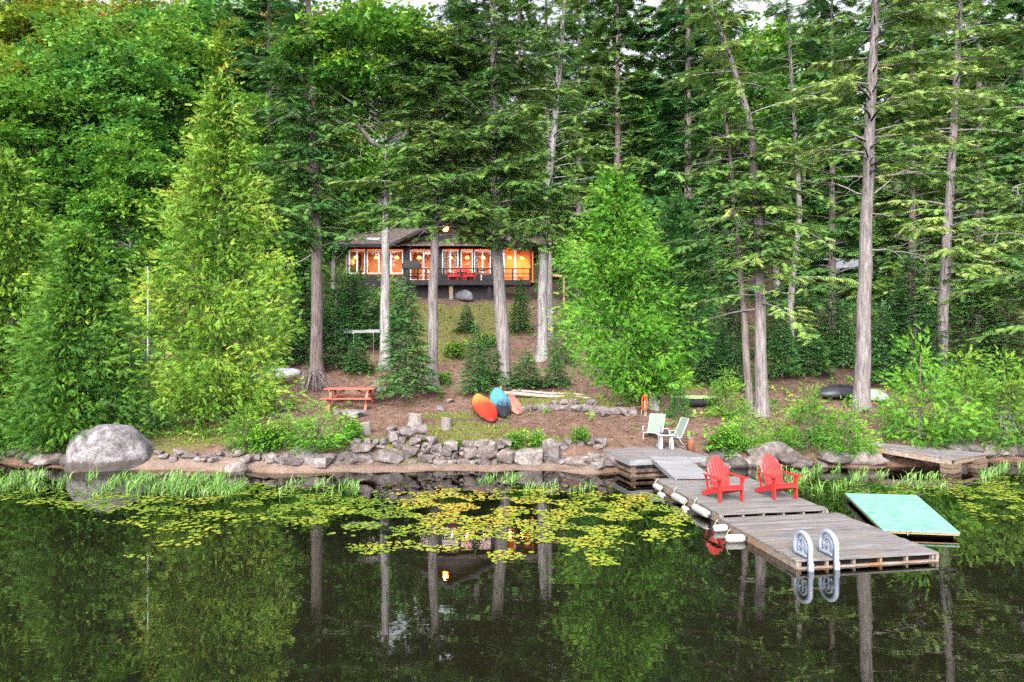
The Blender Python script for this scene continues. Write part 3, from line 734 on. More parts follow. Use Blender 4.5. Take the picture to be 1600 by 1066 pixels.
FOREST = [
    ('m1', 205, 30, .62, 2.0, 'small layered maple left of the yellow-green cedar at mid height'),
    ('m3', 20, 33, .80, 1.4, 'rust-tinged maple above the olive cedar at the left edge'),
    ('m1', 395, 33, .70, 3.6, 'leafy maple between the yellow-green cedar and the straight brown trunk'),
    ('m3', 300, 52, 1.15, .2, 'bright maple top behind the yellow-green cedar tip'),
    ('m1', 70, 31, .80, .3, 'layered green maple above the olive cedar at the left'),
    ('m2', 168, 34, .85, 1.7, 'tall dark maple with bare lower trunk between the left cedars'),
    ('m3', 95, 39, 1.02, 2.2, 'yellow-green maple with rust-tinged leaves in the upper left corner'),
    ('m1', 250, 37, .95, 4.1, 'green maple rising left of the yellow-green cedar tip'),
    ('m3', 225, 47, 1.12, 5.2, 'bright yellow-green maple crown at the top left'),
    ('h1', 420, 36, .85, .4, 'dark hemlock right of the yellow-green cedar tip'),
    ('m2', 330, 44, 1.05, 3.3, 'dark maple rising behind the yellow-green cedar tip'),
    ('m3', 440, 42, 1.0, .9, 'tan-tinged maple crown above the long bare limb'),
    ('h1', -20, 42, .95, 2.4, 'shady hemlock behind the cedars at the left picture edge'),
    ('h1', 545, 52, .85, 1.1, 'dark hemlock behind the left end of the cabin'),
    ('m1', 520, 47, .80, 2.9, 'low green maple behind the left end of the cabin'),
    ('h2', 655, 55, .58, 3.9, 'hemlock rising behind the cabin roof ridge'),
    ('h1', 745, 50, 1.0, 5.0, 'tall dark hemlock behind the cabin gable'),
    ('h2', 812, 52, 1.05, .2, 'hemlock behind the right end of the cabin deck'),
    ('h1', 905, 45, .95, 1.9, 'hemlock behind the slim leaning trunk'),
    ('h2', 965, 40, .98, 2.7, 'green hemlock whose top rises above the bright cedar'),
    ('m2', 1010, 52, .85, 1.2, 'shaded maple showing sky gaps above the bright cedar'),
    ('h1', 1075, 38, .98, 4.4, 'hemlock behind the crooked hemlock at its left'),
    ('h2', 1110, 47, 1.1, .6, 'tall hemlock topping out behind the crooked hemlock'),
    ('m1', 1215, 40, 1.0, 5.5, 'bright green maple left of the tall straight trunk'),
    ('m1', 1268, 46, .95, 3.0, 'shaded maple just left of the tall straight trunk'),
    ('h1', 1300, 36, .80, 3.6, 'dark hemlock just behind the tall straight trunk'),
    ('h1', 1400, 44, 1.0, 2.0, 'dark hemlock behind the neighbouring cabin'),
    ('h2', 1425, 33, .82, .7, 'hemlock between the two grey trunks at the right'),
    ('h1', 1530, 36, .95, 5.8, 'dark hemlock right of the second grey trunk'),
    ('h2', 1600, 42, 1.05, 4.8, 'hemlock behind the boughs at the right picture edge'),
    ('m2', 1490, 52, 1.0, 2.5, 'shaded maple far behind the second grey trunk'),
    ('h1', 610, 66, .45, 5.5, 'distant hemlock whose tip stands against the sky above the cabin'),
    ('m2', 860, 62, .8, .9, 'distant maple between the hemlocks above the deck'),
    ('m1', 345, 60, 1.1, 1.0, 'distant maple above the cedar tip'),
    ('h2', 1190, 64, .75, 2.2, 'distant hemlock showing between trunks at the upper right'),
    ('m2', 30, 58, 1.15, 4.0, 'distant maple in the far upper left corner'),
    ('h1', 1660, 54, 1.1, 1.3, 'tall hemlock at the far right edge of the forest'),
]
for a in FOREST: place(*a)

# far wooded slope that reads as one mass
r = np.random.default_rng(77); lv = Leaves(); N = 7500
dd_ = r.uniform(54, 120, N); xx = r.uniform(-62, 62, N) * dd_ / 62; g = ground(xx, dd_)
hmax = 5 + 5 * (np.sin(xx * .35) * np.sin(dd_ * .21 + xx * .12) + 1) / 2
zz = g + hmax * r.random(N) ** .6
p = np.stack([xx, dd_, zz], -1)
lv.add(tpl_leaves(5, 9, .5), p, r.normal(0, 1, (N, 3)) * [1, 1, .3], np.array([0, 0, 1.]) + r.normal(0, .3, (N, 3)), r.uniform(.9, 1.9, N), .45 + r.normal(0, .15, N))
tag(lv.build('far_woods', M['maple_dark']), 'dense shaded woods far up the slope', 'woods', kind='stuff')

# ------------------------------------------------------------------ saplings and shrubs
def proto_fir(seed, h, Rb):
    r = np.random.default_rng(seed); tm = MB(); trunk_mesh(tm, STRAIGHT, h * .97, .035 + .01 * h, .006, 7, .2, seed); lv = Leaves()
    fir_crown(lv, tm, r, h, Rb, int(h / .12), .26)
    n = 10; lv.add(T_FIR, np.stack([np.zeros(n), np.zeros(n), h - r.uniform(.02, .35, n)], -1), np.array([0, 0, 1.]) + r.normal(0, .45, (n, 3)), np.array([1., 0, 0]) + r.normal(0, .3, (n, 3)), np.full(n, .2), .6 + r.normal(0, .08, n))
    return tree_thing('fir_sapling', '', (0, 0, 0), tm, lv, 'bark_brown', 'fir')
def proto_shrub(seed, leafm, h=2.0, Rm=.95, npl=48):
    r = np.random.default_rng(seed); tm = MB(); trunk_mesh(tm, STRAIGHT, h * .9, .04, .01, 6, .2, seed); lv = Leaves()
    pf = lambda u: Rm * (.75 + .25 * min(u / .25, 1)) * (1 - max(u - .25, 0) / .75) ** .7 + .06
    cedar_crown(lv, tm, r, STRAIGHT, .05, h, pf, npl, 26, .24, T_CEDAR, .24, lumpy(seed, .3))
    return tree_thing('cedar_shrub', '', (0, 0, 0), tm, lv, 'bark_brown', leafm)
def proto_leafy(seed, leafm):
    r = np.random.default_rng(seed); tm = MB(); lv = Leaves(); trunk_mesh(tm, STRAIGHT, 1.2, .02, .006, 5, .2, seed)
    maple_crown(lv, tm, r, STRAIGHT, .12, 1.3, .75, 34, 22, .24, .10, .5, .1, .36)
    return tree_thing('leafy_bush', '', (0, 0, 0), tm, lv, 'bark_brown', leafm)
SAP = {'f1': (proto_fir(71, 5.0, 1.30), 5.0), 'f2': (proto_fir(72, 3.2, 1.15), 3.2), 's1': (proto_shrub(73, 'cedar_lime'), 2.0), 's2': (proto_shrub(74, 'cedar_green'), 2.0),
       's3': (proto_shrub(75, 'cedar_deep'), 2.0), 'b1': (proto_leafy(76, 'maple'), 1.3), 'b2': (proto_leafy(78, 'red_leaf'), 1.3), 'b3': (proto_leafy(79, 'cedar_lime'), 1.3)}
_su = set()
def sap(kind, x, y, top, label, wide=1.0, rz=0.0, d=None):
    o, h0 = SAP[kind]
    if kind in _su: o = copy_tree(o)
    _su.add(kind)
    base = hit(x, y) if d is None else gpt((x - CX) / F * d, d)
    h = at(x, top, base[1])[2] - base[2]; s = h / h0
    o.location = tuple(base); o.scale = (s * wide, s * wide, s); o.rotation_euler = (0, 0, rz)
    cat = {'f': 'sapling', 's': 'shrub', 'b': 'bush'}[kind[0]]
    grp = {'f': 'young firs on the slope', 's': 'cedar shrubs along the bank', 'b': 'leafy bushes along the bank'}[kind[0]]
    tag(o, label, cat, grp)
SAPS = [
    ('f1', 634, 622, 428, 'tall young fir between the pale maple and the brown hemlock trunk', 1.0),
    ('f2', 729, 520, 474, 'small round fir on the lawn below the cabin deck', 1.15),
    ('f1', 743, 616, 502, 'young fir left of the thick hemlock trunk above the kayaks', .95, 1.),
    ('f2', 765, 600, 528, 'short fir half hidden behind the thick hemlock trunk', 1.1, 2.),
    ('f2', 822, 606, 545, 'low spreading fir right of the thick hemlock trunk', 1.5, .5),
    ('f2', 868, 604, 552, 'low dark fir behind the pale log', 1.4, 1.5),
    ('f1', 813, 520, 428, 'young fir at the right end of the cabin deck', .9, .7),
    ('f1', 548, 540, 425, 'young fir below the left cabin windows', 1.1, 2.2),
    ('f2', 580, 545, 452, 'fir sapling just left of the pale maple trunk', 1.2, .2),
    ('f1', 525, 575, 445, 'dark fir behind the swing beam', 1.1, 3.1),
    ('f2', 560, 582, 525, 'low fir shrub under the swing beam', 1.3, 1.1),
    ('f2', 455, 570, 480, 'fir beside the straight grey-brown trunk', 1.2, 2.6),
    ('f2', 622, 520, 462, 'small fir just right of the pale maple trunk', 1.0, .9),
    ('f1', 1122, 590, 478, 'dark young fir right of the bright leaning cedar', 1.0, .4),
    ('f1', 1090, 580, 462, 'shaded fir behind the bright leaning cedar', 1.0, 2.4),
    ('f2', 1146, 605, 520, 'low fir left of the slender reddish trunk', 1.2, 1.4),
    ('f1', 1222, 590, 480, 'shaded fir right of the crooked hemlock trunk', 1.0, 3.4),
    ('f2', 1268, 585, 512, 'fir sapling in the dim gap left of the tall straight trunk', 1.3, .1),
    ('f1', 1318, 575, 470, 'fir sapling just left of the tall straight trunk', .9, 1.9),
    ('f1', 1398, 580, 430, 'dark fir below the neighbouring cabin', 1.0, 2.9),
    ('f1', 1425, 600, 395, 'tall fir left of the second grey trunk', 1.1, .8),
    ('f1', 1520, 600, 410, 'tall dark fir right of the second grey trunk', 1.1, 4.),
    ('f2', 480, 545, 430, 'fir sapling left of the cabin windows', 1.2, 4.4),
    ('s1', 1437, 694, 540, 'bright green cedar bush right of the tall straight trunk', .85, .3),
    ('s2', 1505, 692, 560, 'rounded green cedar bush behind the small plank dock', .95, 1.3),
    ('s2', 1570, 690, 560, 'green cedar bush at the right picture edge', .85, 2.3),
    ('s1', 1612, 705, 610, 'low yellow-green cedar bush cut by the right picture edge', 1.1, 3.3),
    ('s1', 1322, 708, 632, 'light green cedar shrub in front of the tall straight trunk', 1.1, 4.1),
    ('s2', 1262, 702, 612, 'green cedar shrub left of the tall straight trunk', .95, .9),
    ('s1', 1215, 700, 655, 'low cedar shrub above the right red chair', 1.2, 1.9),
    ('s2', 1135, 650, 582, 'twiggy cedar shrub left of the slender reddish trunk', 1.0, 2.9),
    ('s1', 1165, 702, 640, 'bright cedar shrub behind the left red chair', 1.0, 5.),
    ('b3', 1130, 712, 668, 'leafy bush between the white patio table and red chair', 1.1, 1.0),
    ('s1', 498, 702, 634, 'bright green feathery bush in front of the picnic table', 1.55, .5),
    ('s2', 445, 700, 650, 'green bush left of the bright feathery bush', 1.1, 2.),
    ('s2', 385, 695, 636, 'low green cedar shrub under the yellow-green cedar', 1.2, 3.3),
    ('b3', 415, 706, 664, 'small leafy bush on the stone bank below the cedar shrub', 1.1, .4),
    ('b2', 433, 698, 664, 'rust-red leafy plant beside the bright feathery bush', .9, 1.2),
    ('b3', 548, 690, 655, 'leafy tuft at the right foot of the bright feathery bush', .8, 2.2),
    ('b1', 805, 703, 676, 'small leafy weed growing on the stone wall left of centre gap', 1.0, .3),
    ('b3', 838, 702, 674, 'small leafy weed on the stone wall beside the upright stone', .9, 1.3),
    ('b1', 906, 692, 668, 'small leafy weed on the stone wall near the landing deck', 1.0, 2.3),
    ('b3', 715, 702, 686, 'tiny leafy weed at the middle of the stone wall', .9, 4.3),
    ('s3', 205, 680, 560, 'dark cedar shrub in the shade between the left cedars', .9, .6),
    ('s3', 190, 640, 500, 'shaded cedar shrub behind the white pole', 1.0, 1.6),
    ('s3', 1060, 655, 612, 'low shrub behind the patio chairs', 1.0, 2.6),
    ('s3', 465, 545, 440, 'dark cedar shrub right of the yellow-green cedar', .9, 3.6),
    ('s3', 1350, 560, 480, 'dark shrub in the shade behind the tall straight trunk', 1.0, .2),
    ('s3', 560, 520, 432, 'dark shrub under the leftmost cabin window', 1.0, .9),
    ('s2', 606, 515, 440, 'green shrub under the wide left cabin window', 1.0, 1.9),
    ('s3', 528, 530, 426, 'tall dark shrub at the left corner of the cabin', .9, 2.9),
    ('f1', 1146, 560, 440, 'tall shaded fir behind the slender reddish trunk', 1.1, .3),
    ('f1', 1105, 600, 505, 'fir sapling at the right foot of the bright leaning cedar', 1.1, 1.2),
    ('f1', 1256, 560, 430, 'tall shaded fir right of the short crooked trunk', 1.1, 2.1),
    ('f1', 1300, 560, 445, 'shaded fir in front of the neighbouring cabin left side', 1.1, 3.),
    ('f1', 1212, 560, 440, 'shaded fir left of the short crooked trunk', 1.0, 3.8),
    ('f1', 1565, 600, 420, 'tall fir behind the green cedar bush at the right edge', 1.2, .4),
    ('f1', 1380, 600, 470, 'shaded fir just right of the tall straight trunk', 1.0, 1.7),
    ('b1', 712, 560, 535, 'small weed clump on the lawn slope below the round fir', 1.2, .5),
    ('b1', 692, 600, 582, 'small weed clump at the foot of the brown-trunked hemlock', 1.1, 1.5),
    ('b1', 760, 545, 522, 'weed clump right of the round fir on the lawn', 1.2, 2.5),
    ('s3', 910, 520, 430, 'dark shrub left of the bright leaning cedar', 1.0, 1.1),
    ('s3', 880, 570, 505, 'shaded shrub right of the slim leaning hemlock', .9, 2.0),
]
for a in SAPS: sap(*a)

# ------------------------------------------------------------------ rocks
def stone_mesh(name, seed, n=22, mat='rock', flat=1.0):
    r = np.random.default_rng(seed); bm = bmesh.new()
    for k in range(n):
        p = r.uniform(-1, 1, 3); p = p / max(np.max(np.abs(p)), .3) * r.uniform(.82, 1.0) * .5 if r.random() < .9 else nrm(p) * .5
        bm.verts.new((p[0], p[1], p[2] * flat))
    ret = bmesh.ops.convex_hull(bm, input=bm.verts)
    for v in [v for v in bm.verts if not v.link_faces]: bm.verts.remove(v)
    bmesh.ops.bevel(bm, geom=[e for e in bm.edges], offset=.035, segments=1, affect='EDGES', clamp_overlap=True)
    me = bpy.data.meshes.new(name); bm.to_mesh(me); bm.free(); me.materials.append(M[mat]); return me
def round_rock(name, seed, mat='rock', sub=3, amp=.16, flat_bottom=False):
    r = np.random.default_rng(seed); bm = bmesh.new(); bmesh.ops.create_icosphere(bm, subdivisions=sub, radius=.5)
    k = r.normal(0, 1, (7, 3)) * np.array([[2.2]] * 3 + [[4.5]] * 4); ph = r.uniform(0, 6.28, 7)
    planes = [(nrm(r.normal(size=3)), r.uniform(.34, .44)) for _ in range(7)]
    for v in bm.verts:
        p = np.array(v.co); s = 0
        for j in range(7): s += (amp if j < 3 else amp * .4) * math.sin(np.dot(k[j], p) * 2 + ph[j])
        p = p * (1 + s * .55)
        for nn, dd in planes:
            q = np.dot(p, nn) - dd
            if q > 0: p = p - nn * q * .8
        v.co = p
    me = bpy.data.meshes.new(name); bm.to_mesh(me); bm.free(); me.materials.append(M[mat])
    me.polygons.foreach_set('use_smooth', [True] * len(me.polygons)); return me
STONES = [stone_mesh('stone', s, 20 + s % 7, 'rock' if s % 3 else 'rock_pale') for s in range(14)]
DARKS = [round_rock('dark_stone', 200 + s, 'rock_dark', 2, .2) for s in range(4)]
ROUND = [round_rock('round_stone', 300 + s, 'rock' if s % 2 else 'rock_pale', 3, .2) for s in range(5)]
def put(me, name, loc, scale, rot, parent=None, org=None):
    o = bpy.data.objects.new(name, me); COL.objects.link(o); o.parent = parent
    loc = np.array(loc, float) - (np.array(org) if org is not None else 0)
    o.location = tuple(float(v) for v in loc); o.scale = tuple(float(v) for v in scale); o.rotation_euler = tuple(float(v) for v in rot); return o

def big_boulder():
    c = level(178, 738); d = c[1] + 1.15
    w = 135 * d / F; z1 = at(0, 666, d + .2)[2]
    bm = bmesh.new(); bmesh.ops.create_icosphere(bm, subdivisions=5, radius=1.0)
    r = np.random.default_rng(5); K = r.normal(0, 1, (14, 3)); ph = r.uniform(0, 6.28, 14)
    for v in bm.verts:
        p = np.array(v.co)
        q = np.array([np.sign(p[0]) * abs(p[0]) ** .86, np.sign(p[1]) * abs(p[1]) ** .86, p[2]])
        if q[2] > 0: q[2] = q[2] ** .80 * (1 - .10 * q[0] - .18 * max(q[0] - .35, 0))
        s = sum((.035 if j < 5 else .012) * math.sin(np.dot(K[j], p) * (2.4 if j < 5 else 7) + ph[j]) for j in range(14))
        q = q * (1 + s)
        cr = math.exp(-((p[2] - .30 + .25 * p[0]) / .035) ** 2) * .02 + math.exp(-((p[0] + .30 * p[2] + .12) / .03) ** 2) * .018
        v.co = q * (1 - cr)
    me = bpy.data.meshes.new('boulder'); bm.to_mesh(me); bm.free(); me.materials.append(M['boulder'])
    me.polygons.foreach_set('use_smooth', [True] * len(me.polygons))
    o = put(me, 'boulder', ((178 - CX) / F * d, d, .02), (w / 2, 1.15, z1 - .02), (0, 0, .15))
    tag(o, 'huge rounded grey granite boulder at the water edge', 'boulder')
big_boulder()
o = put(ROUND[0], 'rock', level(362, 743) + [0, .25, .10], (.62, .5, .62), (0, 0, .4)); tag(o, 'pale round rock standing alone in the shallow water', 'rock')
o = put(ROUND[2], 'rock', level(905, 733) + [0, .15, .12], (1.05, .7, .62), (0, .1, 2.4)); tag(o, 'large grey rock at the water edge left of the landing deck', 'rock')
o = put(ROUND[3], 'rock', level(1212, 726) + [0, .2, .25], (1.55, .9, .85), (0, .05, .3)); tag(o, 'broad brown boulder behind the right red chair', 'rock')
o = put(ROUND[4], 'rock', level(1150, 727) + [0, .3, .15], (.8, .7, .6), (0, 0, 1.3)); tag(o, 'brown boulder just right of the left red chair', 'rock')
rr = random.Random(4)
ORD = 'first second third fourth fifth sixth seventh eighth ninth tenth eleventh twelfth thirteenth fourteenth fifteenth sixteenth seventeenth eighteenth nineteenth twentieth twenty-first twenty-second'.split()
def rock_row(x0, x1, yb, n, meshes, smin, smax, label, group, up=.1):
    for k in range(n):
        x = x0 + (x1 - x0) * (k + rr.random()) / n; y = yb + rr.uniform(-12, 3); p = hit(x, y); s = rr.uniform(smin, smax)
        o = put(rr.choice(meshes), 'rock', p + [0, .05, s * up], (s * rr.uniform(.9, 1.5), s, s * rr.uniform(.5, .8)), (rr.uniform(-.2, .2), rr.uniform(-.2, .2), rr.uniform(0, 6)))
        tag(o, label.format(o=ORD[k]), 'rock', group)
rock_row(246, 430, 722, 22, STONES, .20, .42, '{o} grey stone from the big boulder in the loose bank row', 'loose bank stones right of the boulder', .25)
rock_row(430, 545, 724, 14, STONES, .28, .6, '{o} grey stone from the left at the foot of the bright feathery bush', 'loose bank stones under the bush')
rock_row(-20, 112, 722, 12, DARKS + ROUND[:1], .4, .8, '{o} dark rock from the left edge under the cedars beside the boulder', 'dark rocks at the left shore')
rock_row(1098, 1370, 728, 20, DARKS + ROUND, .35, .8, '{o} brown rock from the left along the bank behind the red chairs', 'bank rocks behind the dock')
rock_row(1390, 1620, 715, 18, DARKS + ROUND[:2], .35, .75, '{o} dark rock from the left on the shore around the small plank dock', 'dark rocks at the right shore')
rock_row(905, 960, 728, 8, STONES, .3, .5, '{o} angular stone from the left beside the landing deck crib', 'stones beside the landing deck')

# dry stone retaining wall: large stones set by hand, courses between
WALLO = hit(740, 730)
wall = thing('stone_wall', 'dry-laid grey retaining wall of fieldstones above the beach', 'wall', WALLO)
occ = []
def wall_stone(x0, x1, y0, y1, dd, me=None, yaw=None, roll=0.0):
    d = dd; w = (x1 - x0) * d / F; h = (y1 - y0) * d / F
    c = at((x0 + x1) / 2, (y0 + y1) / 2, d); occ.append((x0, x1, y0, y1))
    put(me or rr.choice(STONES), 'stone', c + [0, .12, 0], (w * 1.16, rr.uniform(.34, .55), h * 1.24), (rr.uniform(-.12, .06), roll, yaw if yaw is not None else rr.uniform(-.18, .18)), wall, WALLO)
for s_ in [(582, 632, 704, 723), (536, 580, 706, 724), (548, 584, 694, 706), (612, 626, 690, 703), (628, 652, 700, 716), (777, 808, 704, 724), (806, 846, 703, 727), (848, 873, 689, 726), (745, 776, 698, 716),
           (740, 776, 706, 720), (742, 762, 688, 699), (762, 776, 690, 708), (694, 714, 690, 706), (722, 744, 690, 704), (724, 744, 702, 716), (652, 678, 712, 724), (690, 706, 700, 712), (872, 900, 694, 704), (898, 914, 688, 700),
           (655, 676, 693, 704), (636, 660, 684, 696), (606, 622, 676, 690), (622, 646, 668, 680), (640, 668, 664, 676), (610, 632, 684, 694), (646, 664, 676, 688), (664, 682, 684, 695), (604, 618, 666, 678)]:
    wall_stone(*s_, 19.98 + (.25 if s_[3] < 705 else 0) + (.25 if s_[3] < 690 else 0))
y = 727.0
while y > 690:
    hcur = rr.uniform(6.5, 10); x = 538 + rr.uniform(0, 8)
    while x < 940:
        wpx = rr.uniform(8, 23)
        cx_, cy_ = x + wpx / 2, y - hcur / 2
        if not any(a - 3 < cx_ < b + 3 and c - 2 < cy_ < d_ + 2 for a, b, c, d_ in occ[:28]) and not (780 < cx_ < 848 and cy_ < 704 and rr.random() < .6):
            wall_stone(x, x + wpx, y - hcur, y + 1, 19.96 + (727 - y) * .008 + rr.uniform(-.05, .08), None, None, rr.uniform(-.25, .25))
        x += wpx + rr.uniform(0, 2)
    y -= hcur * .92
for k in range(150):                                       # small stones packed into the joints
    x = rr.uniform(540, 935); y_ = rr.uniform(696, 730); wpx = rr.uniform(5, 11)
    if 780 < x < 846 and y_ < 704: continue
    wall_stone(x, x + wpx, y_ - wpx * .6, y_, 20.0 + (727 - y_) * .008)
# little wall on the terrace
p0 = hit(880, 640)
wall2 = thing('stone_edging', 'low curved row of stones edging the upper terrace', 'wall', p0)
for k in range(30):
    x = 792 + 200 * (k + rr.random() * .4) / 30; yb = np.interp(x, [785, 830, 880, 940, 1000], [645, 641, 641, 645, 650]); p = hit(x, yb); s = rr.uniform(.22, .40)
    put(rr.choice(STONES), 'stone', p + [0, 0, s * .30], (s * rr.uniform(1, 1.7), s, s * rr.uniform(.7, 1.0)), (rr.uniform(-.2, .2), rr.uniform(-.2, .2), rr.uniform(-.4, .4)), wall2, p0)
for k in range(10):
    x = 860 + 120 * rr.random(); p = hit(x, 635 + rr.random() * 3); s = rr.uniform(.18, .32)
    put(rr.choice(STONES), 'stone', p + [0, 0, s * .6], (s * 1.3, s, s * .8), (rr.uniform(-.2, .2), rr.uniform(-.2, .2), rr.uniform(-3, 3)), wall2, p0)
for x, y, s, lab in [(945, 650, .42, 'whitish square stone left of the orange coil'), (688, 640, .4, 'flat grey stone between the path and the orange kayak'), (704, 628, .3, 'small flat stone on the slope path'),
                     (560, 650, .5, 'flat pale slab in front of the picnic table'), (545, 648, .45, 'mossy flat slab left of the pale slab by the picnic table'), (530, 646, .35, 'small flat slab under the picnic table')]:
    p = hit(x, y); o = put(rr.choice(STONES), 'rock', p + [0, 0, s * .12], (s * 1.4, s, s * .55), (0, 0, rr.uniform(0, 3))); tag(o, lab, 'rock')
p = hit(728, 495); 

# ------------------------------------------------------------------ docks
def planks(parent, org, o0, u, v, W, L, z, mat, pw=.14, gap=.012, th=.035, along='u', seed=1, over=0.0):
    """deck boards running along u, stacked along v (or the other way round)"""
    r = random.Random(seed); a, b, A, B = (u, v, W, L) if along == 'u' else (v, u, L, W)
    n = int(B / (pw + gap)); st = B / n
    for k in range(n):
        j0, j1 = r.uniform(-.012, .012), r.uniform(-.012, .012); dz = r.uniform(-.004, .004)
        q = o0 + b * (st * (k + .5)); p0_ = q + a * (j0 - over); p1_ = q + a * (A + j1 + over)
        c = (p0_ + p1_) / 2; Lx = float(np.linalg.norm(p1_ - p0_))
        m = MB(); m.box((0, 0, 0), (Lx, st - gap, th)); o = m.build('deck_plank', mat, parent)
        o.location = (c[0] - org[0], c[1] - org[1], z - th / 2 + dz - org[2]); o.rotation_euler = (r.uniform(-.006, .006), r.uniform(-.003, .003), math.atan2(a[1], a[0]) + r.uniform(-.003, .003))
def vec(a): return np.array([math.cos(a), math.sin(a)])
ang = R(9.5); U = vec(ang); V_ = np.array([-math.sin(ang), math.cos(ang)])
def P3(p, z): return np.array([p[0], p[1], z])
def floating_dock(label, o0, W, L, z, seed, joists=True, rust=None):
    org = P3(o0 + U * W / 2 + V_ * L / 2, 0); t = thing('floating_dock', label, 'dock', org)
    planks(t, org, o0, U, V_, W, L, z, M['deck_wood'], .13, .010, .035, 'u', seed)
    zf = z - .035; hh = .17
    for nm, a, b in (('side_beam', o0 + U * .03, o0 + U * .03 + V_ * L), ('side_beam', o0 + U * (W - .03), o0 + U * (W - .03) + V_ * L)):
        m = MB(); m.beam(P3(a, zf - hh / 2 - .004), P3(b, zf - hh / 2 - .004), .05, hh); m.build(nm, M['edge_wood'], t, org)
    for k in range(6):                                    # joists, seen end-on under the near edge
        q = o0 + U * (.09 + (W - .18) * k / 5); m = MB(); m.beam(P3(q + V_ * .03, zf - hh / 2 - .006), P3(q + V_ * (L - .03), zf - hh / 2 - .006), .04, hh - .02); m.build('joist', M['edge_wood'], t, org)
    m = MB(); m.beam(P3(o0 + U * .06 + V_ * .30, zf - .11), P3(o0 + U * (W - .06) + V_ * .30, zf - .11), .04, .20); m.build('cross_beam', M['dark_rubber'], t, org)
    m = MB(); m.beam(P3(o0 + U * .02 + V_ * .012, .012), P3(o0 + U * (W - .02) + V_ * .012, .012), .045, .03); m.build('bumper_rail', M['edge_wood'], t, org)
    for k in range(3):                                    # floats
        q = o0 + V_ * (L * (k + .5) / 3); m = MB(); m.box(P3(q + U * W / 2, -.02), (W - .2, L / 3 - .2, .2), ang); m.build('float', M['dark_rubber'], t, org)
    return t
NEAR_Z, FAR_Z = .15, .22
D2 = np.array([4.60, 11.05]); D1 = np.array([4.18, 13.76])
dock2 = floating_dock('weathered grey square dock section nearest the camera with the ladder', D2, 2.62, 2.68, NEAR_Z, 3)
dock1 = floating_dock('weathered grey dock section carrying the red chairs', D1, 2.42, 3.54, FAR_Z, 4)
# landing deck on a timber crib
LA = R(14); LU = vec(LA); LV = np.array([-math.sin(LA), math.cos(LA)]); L0 = np.array([3.19, 18.42]); LW, LL, LZ = 2.25, 3.3, .50
org = P3(L0 + LU * LW / 2 + LV * LL / 2, 0)
land = thing('landing_deck', 'weathered landing deck on a timber crib below the patio chairs', 'deck', org)
planks(land, org, L0, LU, LV, LW, LL, LZ, M['deck_wood'], .14, .010, .035, 'u', 8)
for a, b in ((L0, L0 + LU * LW), (L0 + LU * LW, L0 + LU * LW + LV * LL), (L0 + LV * LL, L0)):
    m = MB(); m.beam(P3(a, LZ - .085), P3(b, LZ - .085), .045, .15); m.build('fascia', M['deck_pale'], land, org)
for k, z in enumerate((.33, .17, .02)):
    for a, b in ((L0 + LU * .12 + LV * .14, L0 + LU * (LW - .5) + LV * .14), (L0 + LU * .10 + LV * .10, L0 + LU * .10 + LV * 2.2)):
        m = MB(); m.beam(P3(a, z), P3(b, z), .13, .085); m.build('crib_timber', M['crib_wood'], land, org)
for q in (L0 + LU * .15 + LV * .17, L0 + LU * 1.1 + LV * .2, L0 + LU * 1.7 + LV * .2, L0 + LU * .14 + LV * 1.2):
    m = MB(); m.beam(P3(q, -.4), P3(q, LZ - .05), .13, .13); m.build('crib_post', M['crib_wood'], land, org)
m = MB(); m.box(P3(L0 + LU * 1.1 + LV * 1.4, .16), (1.9, 2.2, .44), LA); m.build('stone_fill', M['rock_dark'], land, org)
# ramp
RA, RB = np.array([3.80, 16.25]), np.array([3.80, 18.62]); org = np.array([4.27, 17.4, .4])
ramp = thing('gangway', 'pale grey wooden gangway between landing deck and floating dock', 'ramp', org)
nr = 12
for k in range(nr):
    t_ = (k + .5) / nr; y = 17.05 + 1.62 * t_; z = .265 + .265 * t_; m = MB(); m.box((0, 0, 0), (.98, 1.65 / nr - .008, .03)); o = m.build('ramp_plank', M['deck_pale'], ramp)
    o.location = (4.54 - .28 * t_ - org[0] + rr.uniform(-.008, .008), y - org[1], z - org[2]); o.rotation_euler = (.162, 0, 0)
for sx in (-.44, .44):
    m = MB(); m.beam((4.54 + sx, 17.06, .20), (4.26 + sx, 18.66, .455), .045, .10); m.build('side_rail', M['deck_pale'], ramp, org)

# fenders
def fender(label, p, q, rad, mat='fender'):
    p = np.array(p, float); q = np.array(q, float); d = nrm(q - p); L = np.linalg.norm(q - p); o = thing('boat_fender', label, 'fender', (p + q) / 2, 0, 'fenders along the dock side'); c = (p + q) / 2
    m = MB(); ts = [0, .03, .09, .2, .5, .8, .91, .97, 1]; rs = [.25, .6, .88, 1, 1, 1, .88, .6, .25]
    m.tube([p + d * L * t for t in ts], [rad * s for s in rs], 14); m.build('tube', M[mat], o, c, smooth=True)
    for e, s in ((p, -1), (q, 1)):
        m = MB(); m.tube([e - d * .01 * s, e + d * .05 * s], [rad * .3, rad * .22], 8); m.build('end_eye', M['black'], o, c, smooth=True)
    m = MB(); m.tube([p + d * L * .02, p + np.array([.05, 0, rad * 1.6]), p + U.tolist()[0] * np.array([.10, 0.02, 0]) + [0, 0, rad * 2.2]], .008, 5); m.build('rope', M['rope'], o, c)
    return o
def side(t, z, off=-.09): q = D1 + V_ * t + U * off; return P3(q, z)
fender('white fender at the far corner of the dock below the gangway', side(3.30, .11), side(2.85, .11), .075)
fender('second white fender along the side of the chair dock', side(2.15, .12), side(1.45, .12), .085)
fender('white fender at the near end of the chair dock side', side(1.05, .12), side(.28, .12), .085)
fender('low white fender on the water below the second fender', side(2.72, .03, -.2), side(2.40, .03, -.2), .07)
fender('small stained fender floating between the two larger ones', side(1.32, .03, -.2), side(1.08, .03, -.2), .065)
